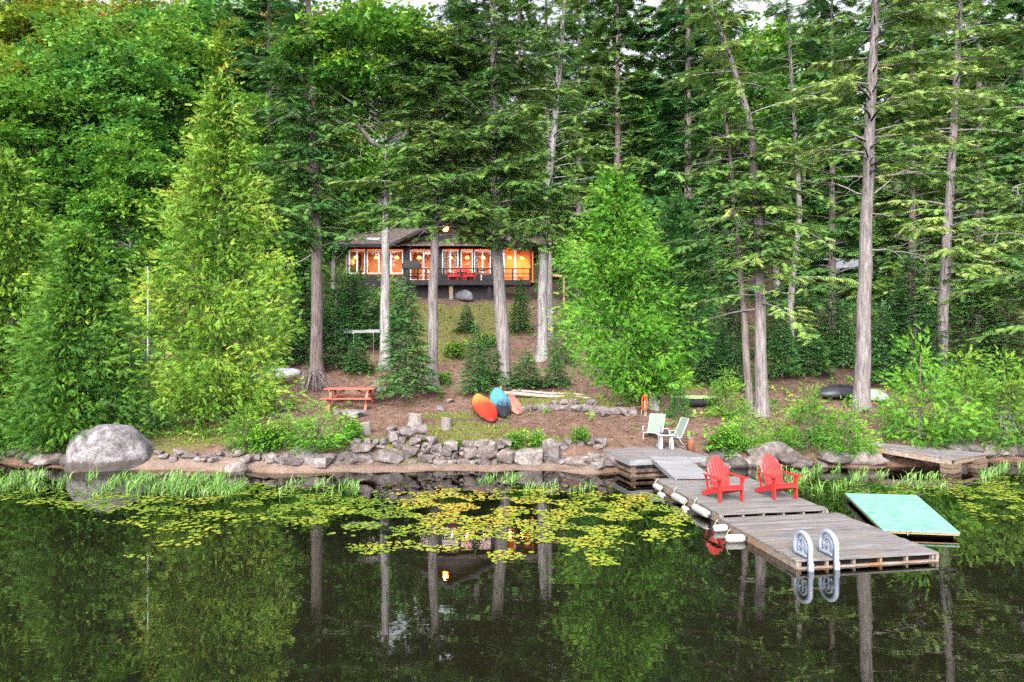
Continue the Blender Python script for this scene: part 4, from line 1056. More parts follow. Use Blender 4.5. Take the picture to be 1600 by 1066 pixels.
a = level(1114, 826, .06); b = level(1137, 825, .06); fender('white fender floating off the joint of the two dock sections', a, b, .075)
a = level(1133, 842, .06); b = level(1164, 841, .06); fender('white fender floating nearest the camera beside the ladder dock', a, b, .08)

# ladder with two plastic hoop rails
def ladder():
    o0 = D2 + U * .20; org = P3(o0 + U * .24, 0); t = thing('dock_ladder', 'white plastic dock ladder with two hoop handrails', 'ladder', org)
    for k, s in enumerate((.0, .46)):
        base = o0 + U * s
        def pt(v, z): return P3(base + V_ * v, NEAR_Z + z)
        outer = [pt(-.085, -.62), pt(-.085, -.10)] + [pt(.125 + .21 * math.cos(a_), .21 + .19 * math.sin(a_)) for a_ in np.linspace(math.pi, 0.0, 13)] + [pt(.335, .12), pt(.335, .015)]
        m = MB(); m.tube(outer, .043, 8, True); m.build('hoop_rail', M['white_plastic'], t, org, smooth=True)
        inner = [pt(.02, .05)] + [pt(.125 + .115 * math.cos(a_), .19 + .11 * math.sin(a_)) for a_ in np.linspace(math.pi, 0.0, 9)] + [pt(.24, .05)]
        m = MB(); m.tube(inner, .026, 7); m.build('inner_hoop', M['white_plastic'], t, org, smooth=True)
        m = MB(); m.beam(pt(.0, .055), pt(.36, .05), .07, .05); m.build('foot_plate', M['white_plastic'], t, org, bevel=.01)
        m = MB(); m.beam(pt(-.06, .16), pt(.30, .17), .030, .034); m.beam(pt(.12, .06), pt(.125, .30), .028, .03); m.build('brace', M['white_plastic'], t, org, bevel=.006)
        m = MB(); m.beam(pt(-.09, -.20), pt(-.09, -.02), .085, .075, (0, 1, 0)); m.build('sleeve', M['white_plastic'], t, org, bevel=.01)
    for z in (-.17, -.42):
        m = MB(); m.beam(P3(o0 - V_ * .09, NEAR_Z + z), P3(o0 + U * .46 - V_ * .09, NEAR_Z + z), .12, .035); m.build('step', M['tan_wood' if z > -.4 else 'white_plastic'], t, org)
ladder()

# turquoise raft
fl = np.array([7.80, 16.0]); fr_ = np.array([9.36, 15.78]); nr_ = np.array([8.34, 12.70]); nl = nr_ + np.array([-1.34, .19])
c = (fl + fr_ + nr_ + nl) / 4; org = P3(c, 0)
mat_ = thing('swim_raft', 'turquoise foam swim mat floating beside the dock', 'raft', org)
m = MB(); m.prism([P3(p, .105) for p in (nl, nr_, fr_, fl)], (0, 0, .035)); m.build('foam_top', M['turquoise'], mat_, org, bevel=.008)
m = MB(); m.prism([P3(c + (p - c) * .985, .070) for p in (nl, nr_, fr_, fl)], (0, 0, .030)); m.build('plywood_base', M['tan_wood'], mat_, org)
m = MB(); m.prism([P3(c + (p - c) * .9, -.12) for p in (nl, nr_, fr_, fl)], (0, 0, .16)); m.build('float', M['dark_rubber'], mat_, org)
q = nl + (nr_ - nl) * .32; m = MB(); m.tube([P3(q, .145), P3(q + [-.02, -.05], .06), P3(q + [-.05, -.25], .20)], .009, 5); m.build('tie_rope', M['rope'], mat_, org)

# small plank dock at the right
A1, A2, B1, C1 = np.array([10.75, 20.35, .56]), np.array([10.95, 20.85, .58]), np.array([12.3, 19.0, .37]), np.array([13.95, 20.05, .37])
org = np.array([12.2, 20.0, 0]); pd = thing('plank_dock', 'small weathered plank dock on block cribs at the right shore', 'dock', org)
for k in range(5):
    a, b = k / 5 + .012, (k + 1) / 5 - .012
    m = MB(); m.prism([A1 + (A2 - A1) * a, B1 + (C1 - B1) * a, B1 + (C1 - B1) * b, A1 + (A2 - A1) * b], (0, 0, .04)); m.build('deck_plank', M['deck_wood'], pd, org)
for k, (a, b) in enumerate(((A1, B1), (A2, C1))):
    m = MB(); m.beam(a + [0, .06, -.075], b + [0, .08, -.075], .07, .14); m.build('stringer', M['edge_wood'], pd, org)
m = MB(); m.beam(B1 + [.1, .12, -.07], C1 + [-.1, .06, -.07], .07, .12); m.build('end_beam', M['edge_wood'], pd, org)
for cx_, cy_ in ((12.35, 19.22), (13.6, 19.95)):
    for z in (.06, .20):
        m = MB(); m.box((cx_, cy_, z), (.52, .34, .125), rr.uniform(.3, .6)); m.build('crib_block', M['crib_wood'], pd, org, bevel=.012)

# ------------------------------------------------------------------ chairs on the dock
def adirondack(label, pos, rz):
    t = thing('adirondack_chair', label, 'chair', pos, rz, 'red chairs on the dock'); m_ = M['red']; bv = .006
    for sx in (-1, 1):
        m = MB(); m.box((sx * .30, .03, .28), (.035, .13, .56)); m.build('front_leg', m_, t, bevel=bv)
        m = MB(); m.prism([(sx * .262 - .015, -.03, .40), (sx * .262 - .015, -.03, .27), (sx * .262 - .015, .82, 0), (sx * .262 - .015, .96, 0), (sx * .262 - .015, .93, .09), (sx * .262 - .015, .45, .27)], (.03, 0, 0)); m.build('rear_leg', m_, t, bevel=bv)
        m = MB(); xs = sx * .345
        m.prism([(xs - .075, -.10, .565), (xs + .075, -.10, .565), (xs + .085, .10, .565), (xs + .05, .55, .565), (xs + .03, .74, .565), (xs - .03, .74, .565), (xs - .05, .45, .565), (xs - .08, .10, .565)], (0, 0, .025)); m.build('arm_rest', m_, t, bevel=bv)
        m = MB(); m.prism([(sx * .325, -.02, .56), (sx * .325, .09, .56), (sx * .325, .035, .40)], (sx * .028, 0, 0)); m.build('arm_bracket', m_, t)
        m = MB(); m.beam((sx * .285, .60, .15), (sx * .31, .70, .555), .03, .06); m.build('arm_post', m_, t)
    for k in range(6):
        u = k / 5; m = MB(); m.beam((-.285, -.02 + .47 * u, .405 - .115 * u - .03 * math.sin(u * 3)), (.285, -.02 + .47 * u, .405 - .115 * u - .03 * math.sin(u * 3)), .082, .022, (0, .23, 1)); m.build('seat_slat', m_, t, bevel=.004)
    m = MB(); m.beam((-.285, -.05, .34), (.285, -.05, .34), .022, .09); m.build('front_apron', m_, t, bevel=.004)
    for k in range(7):
        i = k - 3; Ls = .86 - .028 * i * i; x0 = i * .070; x1 = i * .088; dy, dz = .40, .916
        b = np.array([x0, .43, .24]); tp = np.array([x1, .43 + Ls * dy, .24 + Ls * dz]); hw0, hw1 = .028, .037; c = nrm(tp - b)
        sh = tp - c * .05; drop = .035 * i / 3
        m = MB(); m.prism([b + [-hw0, 0, 0], b + [hw0, 0, 0], sh + [hw1, 0, -max(drop, 0)], tp + [hw1 * .35 - .02 * np.sign(i), 0, 0], tp + [-hw1 * .35 - .02 * np.sign(i), 0, 0], sh + [-hw1, 0, min(drop, 0)]], np.array([0, .020, -.009])); m.build('back_slat', m_, t, bevel=.003)
    for v, w in ((.16, .27), (.50, .31)):
        m = MB(); m.beam((-w, .47 + v * .40, .24 + v * .916 - .02), (w, .47 + v * .40, .24 + v * .916 - .02), .03, .07); m.build('back_rail', m_, t)
    return t
ch_a = level(1146, 787, FAR_Z); ch_b = level(1231, 783, FAR_Z)
c1 = adirondack('left red slatted dock chair facing the lake, nearer the gangway', ch_a + [0, .12, .004], R(14))
c1.scale = (.88, .88, .88); c2 = copy_tree(c1); c2.location = tuple(ch_b + [0, .12, .004]); c2.rotation_euler = (0, 0, R(12)); tag(c2, 'right red slatted dock chair facing the lake, nearer the turquoise mat')

# patio chairs and table on the landing deck
def sling_chair(label, pos, rz):
    t = thing('patio_chair', label, 'chair', pos, rz, 'patio chairs on the landing deck')
    for sx in (-1, 1):
        m = MB(); m.tube([(sx * .27, -.24, 0), (sx * .27, -.20, .40), (sx * .27, .18, .36), (sx * .27, .46, .98)], .016, 8); m.build('side_frame', M['white'], t, smooth=True)
        m = MB(); m.tube([(sx * .27, .34, 0), (sx * .27, .10, .37), (sx * .28, -.02, .60), (sx * .28, -.24, .61), (sx * .28, -.23, .38)], .015, 8); m.build('arm_frame', M['white'], t, smooth=True)
    for a, b in ((( -.27, -.20, .40), (.27, -.20, .40)), ((-.27, .46, .98), (.27, .46, .98)), ((-.27, .34, .02), (.27, .34, .02))):
        m = MB(); m.tube([a, b], .013, 6); m.build('cross_bar', M['white'], t)
    m = MB(); m.prism([(-.255, -.20, .405), (-.255, .18, .362), (-.255, .20, .372), (-.255, -.20, .417)], (.51, 0, 0)); m.build('seat_sling', M['sling'], t)
    m = MB(); m.prism([(-.255, .185, .37), (-.255, .46, .985), (-.255, .475, .98), (-.255, .20, .365)], (.51, 0, 0)); m.build('back_sling', M['sling'], t)
    t.scale = (.9, .9, .9); return t
sling_chair('grey-green sling patio chair at the left, back towards the trees', level(1021, 694, LZ) + [0, .05, .004], R(-32))
sling_chair('grey-green sling patio chair at the right, seen from its side', level(1049, 700, LZ) + [.03, 0, .004], R(-78))
tp = level(1041, 700, LZ) + [-.05, -.15, .003]; t = thing('side_table', 'small white plastic table between the two patio chairs', 'table', tp)
m = MB(); m.prism([(-.24, -.22, .40), (.24, -.22, .40), (.26, .2, .40), (.2, .24, .40), (-.2, .24, .40), (-.26, .2, .40)], (0, 0, .03)); m.build('table_top', M['white'], t, bevel=.008)
for sx in (-1, 1):
    m = MB(); m.prism([(sx * .17 - .05, -.16, 0), (sx * .17 + .05, -.16, 0), (sx * .15 + .03, -.14, .40), (sx * .15 - .03, -.14, .40)], (0, .3, 0)); m.build('leg', M['white'], t, bevel=.01)
m = MB(); m.box((0, .01, .445), (.26, .2, .025), .3); tag(m.build('tray', M['black']), 'small black tray lying on the white patio table', 'tray'); bpy.data.objects['tray'].location = tuple(tp + [0, 0, .0])
m = MB(); m.lathe([(.0, 0), (.13, 0), (.15, .05), (.12, .10), (.02, .12)], n=12); o = m.build('round_stone', M['rock_pale'], smooth=True); o.location = tuple(level(1031, 699, LZ)); tag(o, 'pale round stone on the deck under the white table', 'rock')
m = MB(); p = hit(1079, 707); m.tube([(0, 0, -.05), (.0, 0, .22), (.01, 0, .42)], [.10, .095, .11], 9); t = thing('post_stub', 'rusty orange post stub with pale top beside the landing deck', 'post', p)
m.build('stub', M['terracotta'], t, smooth=True); m = MB(); m.lathe([(.10, .42), (.115, .43), (.10, .455), (.02, .46)], n=9); m.build('cap', M['rock_pale'], t)

# ------------------------------------------------------------------ terrace things
def picnic_table():
    p = hit(545, 641); d = p[1]; p = p + [0, .35, 0]; t = thing('picnic_table', 'faded red wooden picnic table on the dirt terrace', 'picnic table', p, R(-2)); L = 1.82; m_ = M['picnic_red']
    for k in range(5): m = MB(); m.box((0, -.31 + .155 * k, .745), (L, .145, .035)); m.build('top_plank', m_, t, bevel=.004)
    for sy in (-1, 1):
        for k in range(2): m = MB(); m.box((0, sy * (.58 + .15 * k), .43), (L, .14, .035)); m.build('seat_plank', m_, t, bevel=.004)
    for sx in (-.66, .66):
        for sy in (-1, 1): m = MB(); m.beam((sx, sy * .60, 0), (sx, sy * .22, .725), .085, .04, (0, 0, 1)); m.build('leg', m_, t)
        m = MB(); m.box((sx * 1.06, 0, .39), (.04, 1.44, .09)); m.build('seat_support', m_, t)
        m = MB(); m.box((sx * 1.06, 0, .70), (.04, .74, .07)); m.build('top_support', m_, t)
        m = MB(); m.beam((sx * .98, 0, .42), (sx * .35, 0, .71), .04, .07); m.build('diagonal_brace', m_, t)
picnic_table()

def kayak(name, label, tail, nose, width, height, mat, keel=0.25, ridges=0, cat='kayak', rev=False):
    """overturned hull from the uphill end to the lakeside end"""
    tail = np.array(tail, float); nose = np.array(nose, float); ax = nose - tail; L = np.linalg.norm(ax); c = (tail + nose) / 2
    t = thing(name, label, cat, c); f = nrm(ax); sdv = nrm(np.cross(f, [0, 0, 1.])); upv = np.cross(sdv, f); ns, nc = 22, 14; V = []; A = []; Fq = []
    for i in range(ns + 1):
        u = i / ns; w = width / 2 * max(math.sin(math.pi * u), 0) ** .62; hh = height * (.28 + .72 * max(math.sin(math.pi * u), 0) ** .5)
        rock = .10 * (2 * u - 1) ** 2
        for k in range(nc + 1):
            an = math.pi * k / nc; x = math.cos(an) * w; s_ = math.sin(an)
            z = hh * (s_ ** .7) + keel * height * max(0, 1 - abs(x) / (width * .12 + 1e-6)) * .35 + (.018 * math.cos(an * ridges * 2) if ridges else 0) * s_
            V.append(tail + ax * u + sdv * x + upv * (z - rock * 0) - c); A.append(u)
    for i in range(ns):
        for k in range(nc):
            a = i * (nc + 1) + k; Fq.append((a, a + 1, a + nc + 2, a + nc + 1))
        a = i * (nc + 1); Fq.append((a, a + nc + 1, a + 2 * nc + 1, a + nc))
    np_mesh('hull', np.array(V), np.array(Fq), M[mat], t, np.array(A), smooth=True)
    m = MB()
    for sg in (0, nc):
        P = [V[i * (nc + 1) + sg] + upv * .02 for i in range(ns + 1)]; m.tube(P, .014, 5)
    for e_, sg_ in ((0, -1), (ns, 1)):
        hb = MB(); q_ = (tail if e_ == 0 else nose) - c + upv * height * .25; hb.tube([q_, q_ + f * .06 * sg_ + upv * .04, q_ + f * .02 * sg_ + upv * .09], .012, 5); hb.build('carry_handle', M['black'], t)
    m.build('rim', M['black' if mat != 'pink_hull' else 'pink_hull'], t)
    return t, f, sdv, upv
def over(x, y, dz=.03): return hit(x, y) + [0, 0, dz]
kayak('kayak', 'orange kayak fading to yellow, overturned on the terrace', over(745, 632, .30), over(770, 663, .04), .80, .24, 'kayak_fire')
t, f, sdv, upv = kayak('kayak', 'teal and black kayak lying between orange and pink ones', over(775, 624, .34), over(788, 656, .06), .74, .26, 'kayak_teal', .1, 3)
for s_ in (-.12, .12):
    m = MB(); m.tube([f * q + sdv * s_ * (1 - .3 * abs(q)) + upv * .275 for q in np.linspace(-.75, .75, 7)], .012, 5); m.build('hull_rib', M['blue'], t)
t, f, sdv, upv = kayak('kayak', 'small pink ribbed kayak right of the teal one', over(796, 630, .22), over(811, 651, .05), .52, .17, 'pink_hull', .1, 3)
for s_ in (-.10, 0, .10):
    m = MB(); m.tube([f * q + sdv * s_ * (1 - .4 * abs(q)) + upv * .185 for q in np.linspace(-.8, .8, 7)], .022, 5); m.build('hull_rib', M['pink_hull'], t)

def stump(label, x, y, r0, h, seed, mat='bark_dead'):
    p = hit(x, y); t = thing('tree_stump', label, 'stump', p); r = np.random.default_rng(seed); n = 18
    m = MB(); P = []; rings = [(-.1, 1.25), (.02, 1.15), (h * .4, 1.0), (h, .95)]
    ph = r.uniform(0, 6, 3)
    for z, s_ in rings:
        for k in range(n):
            a = 2 * math.pi * k / n; q = r0 * s_ * (1 + .09 * math.sin(3 * a + ph[0]) + .06 * math.sin(7 * a + ph[1])); P.append((q * math.cos(a), q * math.sin(a), z + (.02 * math.sin(a + ph[2]) if z == h else 0)))
    fs = [(i * n + k, i * n + (k + 1) % n, (i + 1) * n + (k + 1) % n, (i + 1) * n + k) for i in range(3) for k in range(n)]
    m._add(P, fs); m.build('bark', M[mat], t, smooth=True)
    m = MB(); m._add(P[-n:], [tuple(range(n))]); o = m.build('cut_top', M['log_pale'], t); o.location = (0, 0, .003)
    return t
stump('short grey stump below the picnic table', 571, 679, .17, .36, 1)
stump('grey stump right behind the rubble pile', 648, 664, .22, .34, 2)
stump('pale stump left of the orange kayak', 697, 670, .16, .34, 3)
p = hit(590, 614); t = thing('rooted_stump', 'dark weathered root stump right of the picnic table', 'stump', p); m = MB()
m.tube([(0, 0, -.1), (0, 0, .2), (-.05, 0, .48)], [.22, .15, .10], 9); m.build('core', M['bark_brown'], t, smooth=True)
for k in range(6):
    a = k * 1.05; m = MB(); m.tube([(0, 0, .22), (.2 * math.cos(a), .2 * math.sin(a), .12), (.42 * math.cos(a), .42 * math.sin(a), -.05)], [.07, .055, .02], 6); m.build('root', M['bark_dead'], t, smooth=True)

def log(name, label, a, b, r0, r1, mat, cat='log'):
    a = np.array(a, float); b = np.array(b, float); c = (a + b) / 2; t = thing(name, label, cat, c); m = MB()
    P = [a + (b - a) * q + [0, 0, .015 * math.sin(q * 9)] for q in np.linspace(0, 1, 8)]
    m.tube(P, [r0 + (r1 - r0) * q for q in np.linspace(0, 1, 8)], 9); m.build('log_body', M[mat], t, c, smooth=True)
    m = MB(); m.tube([P[4], P[4] + np.array([.05, 0, .12])], [r0 * .45, r0 * .3], 6); m.build('branch_stub', M[mat], t, c)
log('fallen_log', 'long pale log lying behind the kayaks', hit(782, 617) + [0, 0, .06], hit(922, 625) + [0, 0, .05], .085, .05, 'log_pale')
log('fallen_log', 'thin second pale log lying just behind the long log', hit(800, 613) + [0, 0, .06], hit(912, 620) + [0, 0, .05], .05, .04, 'log_pale')
log('fallen_log', 'short tan log under the bright leaning cedar', hit(957, 617) + [0, 0, .06], hit(981, 617) + [0, 0, .07], .10, .085, 'tan_wood')
log('fallen_log', 'weathered timber leaning on the bank stones under the feathery bush', hit(444, 720) + [0, -.1, .05], hit(470, 703) + [0, 0, .05], .11, .10, 'deck_wood', 'timber')
log('fallen_log', 'bare stick on the terrace pointing at the orange coil', hit(964, 641) + [0, 0, .08], hit(1002, 640) + [0, 0, .08], .025, .02, 'log_pale', 'stick')

# white pole beside the yellow-green cedar
p = hit(231, 671); t = thing('flag_pole', 'thin white pole at the left side of the yellow-green cedar', 'pole', p); h = at(231, 420, p[1])[2] - p[2]
m = MB(); m.tube([(0, 0, -.2), (0, 0, h)], [.030, .022], 8); m.build('pole_shaft', M['white'], t, smooth=True)
m = MB(); m.lathe([(.01, h), (.04, h + .02), (.04, h + .05), (.01, h + .08)], n=8); m.build('finial', M['white'], t, smooth=True)

# grey rowboat and brush pile
a = hit(446, 612) + [-1.5, .3, .12]; b = hit(466, 604) + [.12, 0, .22]
kayak('canoe', 'overturned pale grey canoe sticking out beside the brush pile', a + [0, 0, .25], b + [0, 0, .25], .80, .34, 'grey_hull', .3, 0, 'canoe')
p = hit(487, 612); t = thing('brush_pile', 'pile of cut brush beside the grey canoe', 'brush pile', p + [0, .25, 0]); r = np.random.default_rng(9)
for k in range(90):
    a = r.uniform(-1.3, 1.3) - math.pi / 2; L = r.uniform(.5, .95); z = r.uniform(.25, .95); q = np.array([r.normal(0, .18), r.normal(0, .15) + .1, z])
    e = q + np.array([math.cos(a) * L * .75, math.sin(a) * L * .5, -z * r.uniform(.55, 1.0)])
    m = MB(); m.tube([q, (q + e) / 2 + [0, 0, .10], e], [.012, .015, .006], 4, cap=False); m.build('stick', M['bark_brown' if k % 3 else 'bark_dead'], t)
for k in range(14):
    a = r.uniform(0, 6.28); e = np.array([.7 * math.cos(a), .5 * math.sin(a), .02]); m = MB(); m.tube([e * .2 + [0, 0, .85], e * .6 + [0, 0, .6], e], [.04, .03, .012], 5); m.build('stick', M['bark_brown'], t)

# swing beam with two hanging seats
d = 29.3; A = at(508, 520, d); B = at(594, 517, d - .2); t = thing('swing_beam', 'grey wooden swing beam fixed between two tree trunks', 'beam', (A + B) / 2)
m = MB(); m.beam(A, B, .10, .12); m.build('beam', M['deck_pale'], t, (A + B) / 2)
for q in (.18, .30, .52, .88):
    m = MB(); e = A + (B - A) * q; m.box(e + [0, 0, -.07], (.05, .12, .04)); m.build('hook_plate', M['metal_pole'], t, (A + B) / 2)
e0 = A + (B - A) * .30; zg = at(540, 588, d)[2]; c = np.array([e0[0] + .1, e0[1], zg]); t = thing('swing_seat', 'small white swing seat hanging left of the blue glider', 'swing', c)
m = MB(); m.tube([c + [.28 * math.cos(a_), 0, .15 + .17 * math.sin(a_)] for a_ in np.linspace(math.pi, 2 * math.pi, 9)], .042, 7, flat=1.0); m.build('seat', M['white'], t, c, smooth=True)
for sx in (-.28, .28): m = MB(); m.tube([c + [sx, 0, .15], e0 + [sx * .9, 0, -.06]], .006, 4); m.build('rope', M['rope'], t, c)
c = at(563, 586, d); t = thing('glider_swing', 'blue and white glider swing hanging under the swing beam', 'swing', c)
m = MB(); m.tube([c + [-.40, 0, -.02], c + [-.1, 0, .06], c + [.25, 0, .09], c + [.62, 0, .14]], [.05, .05, .045, .03], 7); m.build('seat_bar', M['blue'], t, c, smooth=True)
m = MB(); m.prism([c + [-.45, -.1, .02], c + [-.20, -.1, -.16], c + [-.02, -.1, .0], c + [-.25, -.1, .12]], (0, .2, 0)); m.build('seat', M['blue'], t, c)
m = MB(); m.beam(c + [-.30, -.12, .12], c + [.1, -.12, .18], .05, .05); m.build('handle', M['white'], t, c)
for sx, q in ((-.3, .52), (.55, .88)): m = MB(); m.tube([c + [sx, 0, .10], A + (B - A) * q + [0, 0, -.06]], .006, 4); m.build('rope', M['rope'], t, c)

# orange coil, canoes, boats
p = hit(1007, 650); t = thing('hose_coil', 'orange coil hanging on a white stake beside the leaning cedar trunk', 'coil', p); s_ = p[1] / F
for k in range(4):
    c = np.array([-.01 * k, -.03 + .02 * k, .46]); m = MB(); m.tube([c + [(.095 - .012 * k) * math.cos(a_), .03 * math.sin(a_ + k), (.27 - .02 * k) * math.sin(a_)] for a_ in np.linspace(0, 2 * math.pi, 25)], .022, 6, cap=False); m.build('loop', M['orange_rope'], t, smooth=True)
m = MB(); m.tube([(.03, .03, -.15), (.0, .03, .74)], .016, 6); m.build('stake', M['white'], t)
for sx in (-.08, .05): m = MB(); m.tube([(sx, 0, .25), (sx * 1.6, 0, -.06)], .010, 5); m.build('tail_end', M['rope'], t)
a = hit(1058, 637) + [0, 0, .20]; b = hit(1112, 637) + [0, 0, .20]; ax = b - a
t = thing('canoe', 'dark canoe with a lime green gunwale behind the patio chairs', 'canoe', (a + b) / 2); c = (a + b) / 2
V = []; Fq = []; ns, nc = 16, 8
for i in range(ns + 1):
    u = i / ns; w = .40 * max(math.sin(math.pi * u), 0) ** .6; hh = .34 * (.55 + .45 * max(math.sin(math.pi * u), 0) ** .4)
    for k in range(nc + 1):
        an = math.pi + math.pi * k / nc; V.append(a + ax * (-.15 + 1.3 * u) + [0, w * math.cos(an), .18 + hh * math.sin(an) * abs(math.sin(an)) ** -.3 if 0 < k < nc else .18] - c)
for i in range(ns):
    for k in range(nc): q = i * (nc + 1) + k; Fq.append((q, q + nc + 1, q + nc + 2, q + 1))
np_mesh('hull', np.array(V), np.array(Fq), M['canoe_dark'], t, smooth=True)
for sg in (0, nc): m = MB(); m.tube([V[i * (nc + 1) + sg] for i in range(ns + 1)], .030, 6); m.build('gunwale', M['canoe_lime'], t, smooth=True)
a = hit(1275, 622) + [0, 0, .05]; b = hit(1345, 620) + [0, 0, .05]
kayak('covered_boat', 'low boat under a dark tarpaulin left of the tall straight trunk', a, b, 1.2, .42, 'tarp', .2, 0, 'boat')
a = hit(1350, 628) + [0, .2, .06]; b = hit(1400, 633) + [0, .6, .06]
kayak('rowboat', 'overturned pale green rowboat right behind the tall straight trunk', a, b, .95, .42, 'pale_hull', .3, 0, 'boat')

# root mass by the right shore
p = hit(1572, 690); t = thing('root_mass', 'tangle of bare grey roots on the bank at the right', 'roots', p); r = np.random.default_rng(19)
for k in range(26):
    a = r.uniform(0, 6.28); L = r.uniform(.5, 1.0); m = MB(); m.tube([np.array([r.normal(0, .12), r.normal(0, .1), r.uniform(.5, 1.0)]), np.array([math.cos(a) * L * .35, math.sin(a) * L * .25 - .2, .35 + r.normal(0, .1)]), np.array([math.cos(a) * L, math.sin(a) * L * .5 - .35, -.12])], [.045, .03, .010], 5); m.build('root', M['bark_dead' if k % 2 else 'bark_brown'], t, smooth=True)

# ------------------------------------------------------------------ the cabin
HY = 43.0
def wx(x, d=HY): return (x - CX) / F * d
def wz(y, d=HY): return CAM_H - (y - CY) / F * d
HO = np.array([-4.5, HY, 6.4])
house = thing('cabin', 'dark clapboard cabin with lit orange windows on the hilltop', 'house', HO)
FLOOR = wz(438.5); EAVE = 9.62; RZ = 11.35; XL, XR = wx(543), wx(788)
openings = [(wx(545.5), wx(571), wz(428), wz(391.5), 2), (wx(573.5), wx(630), wz(428), wz(391.5), 3), (wx(641), wx(683), FLOOR, wz(391.5), 2),
            (wx(691), wx(716.5), wz(429), wz(391.5), 2), (wx(720), wx(739), wz(429), wz(391.5), 1), (wx(741), wx(767), wz(429), wz(391.5), 2)]
m = MB(); z = 6.0; bh = .145
while z < EAVE:
    z2 = min(z + bh, EAVE); segs = [(XL, XR)]
    for a, b, c0, c1_, _ in openings:
        if c0 - .02 < (z + z2) / 2 < c1_ + .02:
            ns_ = []
            for s0, s1 in segs:
                if b <= s0 or a >= s1: ns_.append((s0, s1)); continue
                if a > s0: ns_.append((s0, a))
                if b < s1: ns_.append((b, s1))
            segs = ns_
    for s0, s1 in segs:
        if s1 - s0 > .01: m.prism([(s0, HY - .035, z), (s0, HY - .012, z2 - .006), (s0, HY + .08, z2 - .006), (s0, HY + .08, z)], (s1 - s0, 0, 0))
    z = z2
m.build('siding', M['siding'], house, HO)
GXc = (wx(622) + wx(790)) / 2; GH = (wx(790) - wx(622)) / 2
m = MB(); z = EAVE
while z < 11.05:
    w = GH * (1 - (z + .07 - EAVE) / 1.55) - .05
    if w > .05: m.prism([(GXc - w, HY - .035, z), (GXc - w, HY - .012, z + bh - .006), (GXc - w, HY + .08, z + bh - .006), (GXc - w, HY + .08, z)], (2 * w, 0, 0))
    z += bh
m.build('gable_siding', M['siding'], house, HO)
m = MB(); m.box(((XL + .05), 47, 8.0), (.1, 8, 3.3)); m.build('side_wall', M['siding'], house, HO)
m = MB(); m.box(((XL + XR) / 2, 51, 8.0), (XR - XL, .1, 3.3)); m.build('rear_wall', M['siding'], house, HO)
# interior
m = MB(); m.box(((XL + 1.4) / 2, 46.6, 8.6), (1.4 - XL, .1, 2.1)); m.build('interior_wall', M['pine_wall'], house, HO)
m = MB(); m.box(((XL + 1.4) / 2, 44.9, FLOOR - .06), (1.4 - XL, 3.5, .1)); m.build('interior_floor', M['pine_wall'], house, HO); m = MB(); m.box(((XL + 1.4) / 2, 44.9, 9.62), (1.4 - XL, 3.5, .06)); m.build('interior_ceiling', M['pine_wall'], house, HO)
for xx_ in (wx(635), wx(687), wx(775)):
    m = MB(); m.box((xx_, 44.9, 8.6), (.08, 3.3, 2.0)); m.build('partition', M['pine_wall'], house, HO)
for a, b, c0, c1_, n in openings:
    fr_m = MB(); tw = .06; y = HY - .03
    fr_m.box(((a + b) / 2, y, c1_ - tw / 2), (b - a, .11, tw)); fr_m.box(((a + b) / 2, y, c0 + tw / 2), (b - a, .13, tw))
    for k in range(n + 1):
        xk = a + (b - a) * k / n; xk = min(max(xk, a + tw / 2), b - tw / 2); fr_m.box((xk, y, (c0 + c1_) / 2), (tw if k in (0, n) else tw * 1.5, .105, c1_ - c0 - 2 * tw))
    wdw = fr_m.build('sliding_door' if c0 == FLOOR else 'window', M['white'], house, HO)
    for k in range(n):
        xa, xb = a + (b - a) * k / n + tw, a + (b - a) * (k + 1) / n - tw
        p_ = MB(); p_.box(((xa + xb) / 2, HY - .005, (c0 + c1_) / 2), (xb - xa + .04, .012, c1_ - c0 - 2 * tw + .03)); p_.build('pane', M['glass'], wdw, HO)
M['curtain'] = paint('curtain', (.62, .58, .55), .9, .05, .1)
for xa in (692.5, 702, 713, 742.5, 753, 763):
    m = MB(); c_ = wx(xa); n = 8; P = [(c_ + .28 * k / n - .14, HY + .16 + .03 * math.cos(k * 2.4), 0) for k in range(n + 1)]
    for k in range(n): m._add([(P[k][0], P[k][1], wz(428)), (P[k + 1][0], P[k + 1][1], wz(428)), (P[k + 1][0], P[k + 1][1], wz(393)), (P[k][0], P[k][1], wz(393))], [(0, 1, 2, 3)])
    if xa not in (753, 763): m.build('curtain', M['curtain'], house, HO)
# roof
def slab(pts, th, mat, nm): m = MB(); m.prism([np.array(p) for p in pts], (0, 0, th)); return m.build(nm, mat, house, HO)
E = EAVE - .02
rf = slab([(XL - .5, 42.35, E), (1.9, 42.35, E), (1.9, 47, RZ), (XL - .5, 47, RZ)], .10, M['roof'], 'roof')
slab([(XL - .5, 47, RZ), (1.9, 47, RZ), (1.9, 51.8, E), (XL - .5, 51.8, E)], .10, M['roof'], 'rear_roof')
for sg in (-1, 1):
    e = GXc + sg * (GH + .25); slab([(e, 41.9, E - .02), (e, 47.2, E - .02), (GXc, 47.2, RZ + .03), (GXc, 41.9, RZ + .03)], .11, M['roof'], 'gable_roof')
    m = MB(); m.beam((e, 41.88, E), (GXc, 41.88, RZ + .05), .05, .18); m.build('rake_board', M['trim_dark'], house, HO)
m = MB(); m.beam((XL - .5, 42.33, E + .02), (GXc - GH - .3, 42.33, E + .02), .05, .20); m.build('fascia', M['trim_dark'], house, HO)
m = MB(); xs = wx(586, 44.5); m.beam((xs - .42, 44.0, 10.27), (xs + .42, 44.0, 10.27), .9, .10, (0, -.36, 1)); m.build('skylight', M['white'], rf, HO)
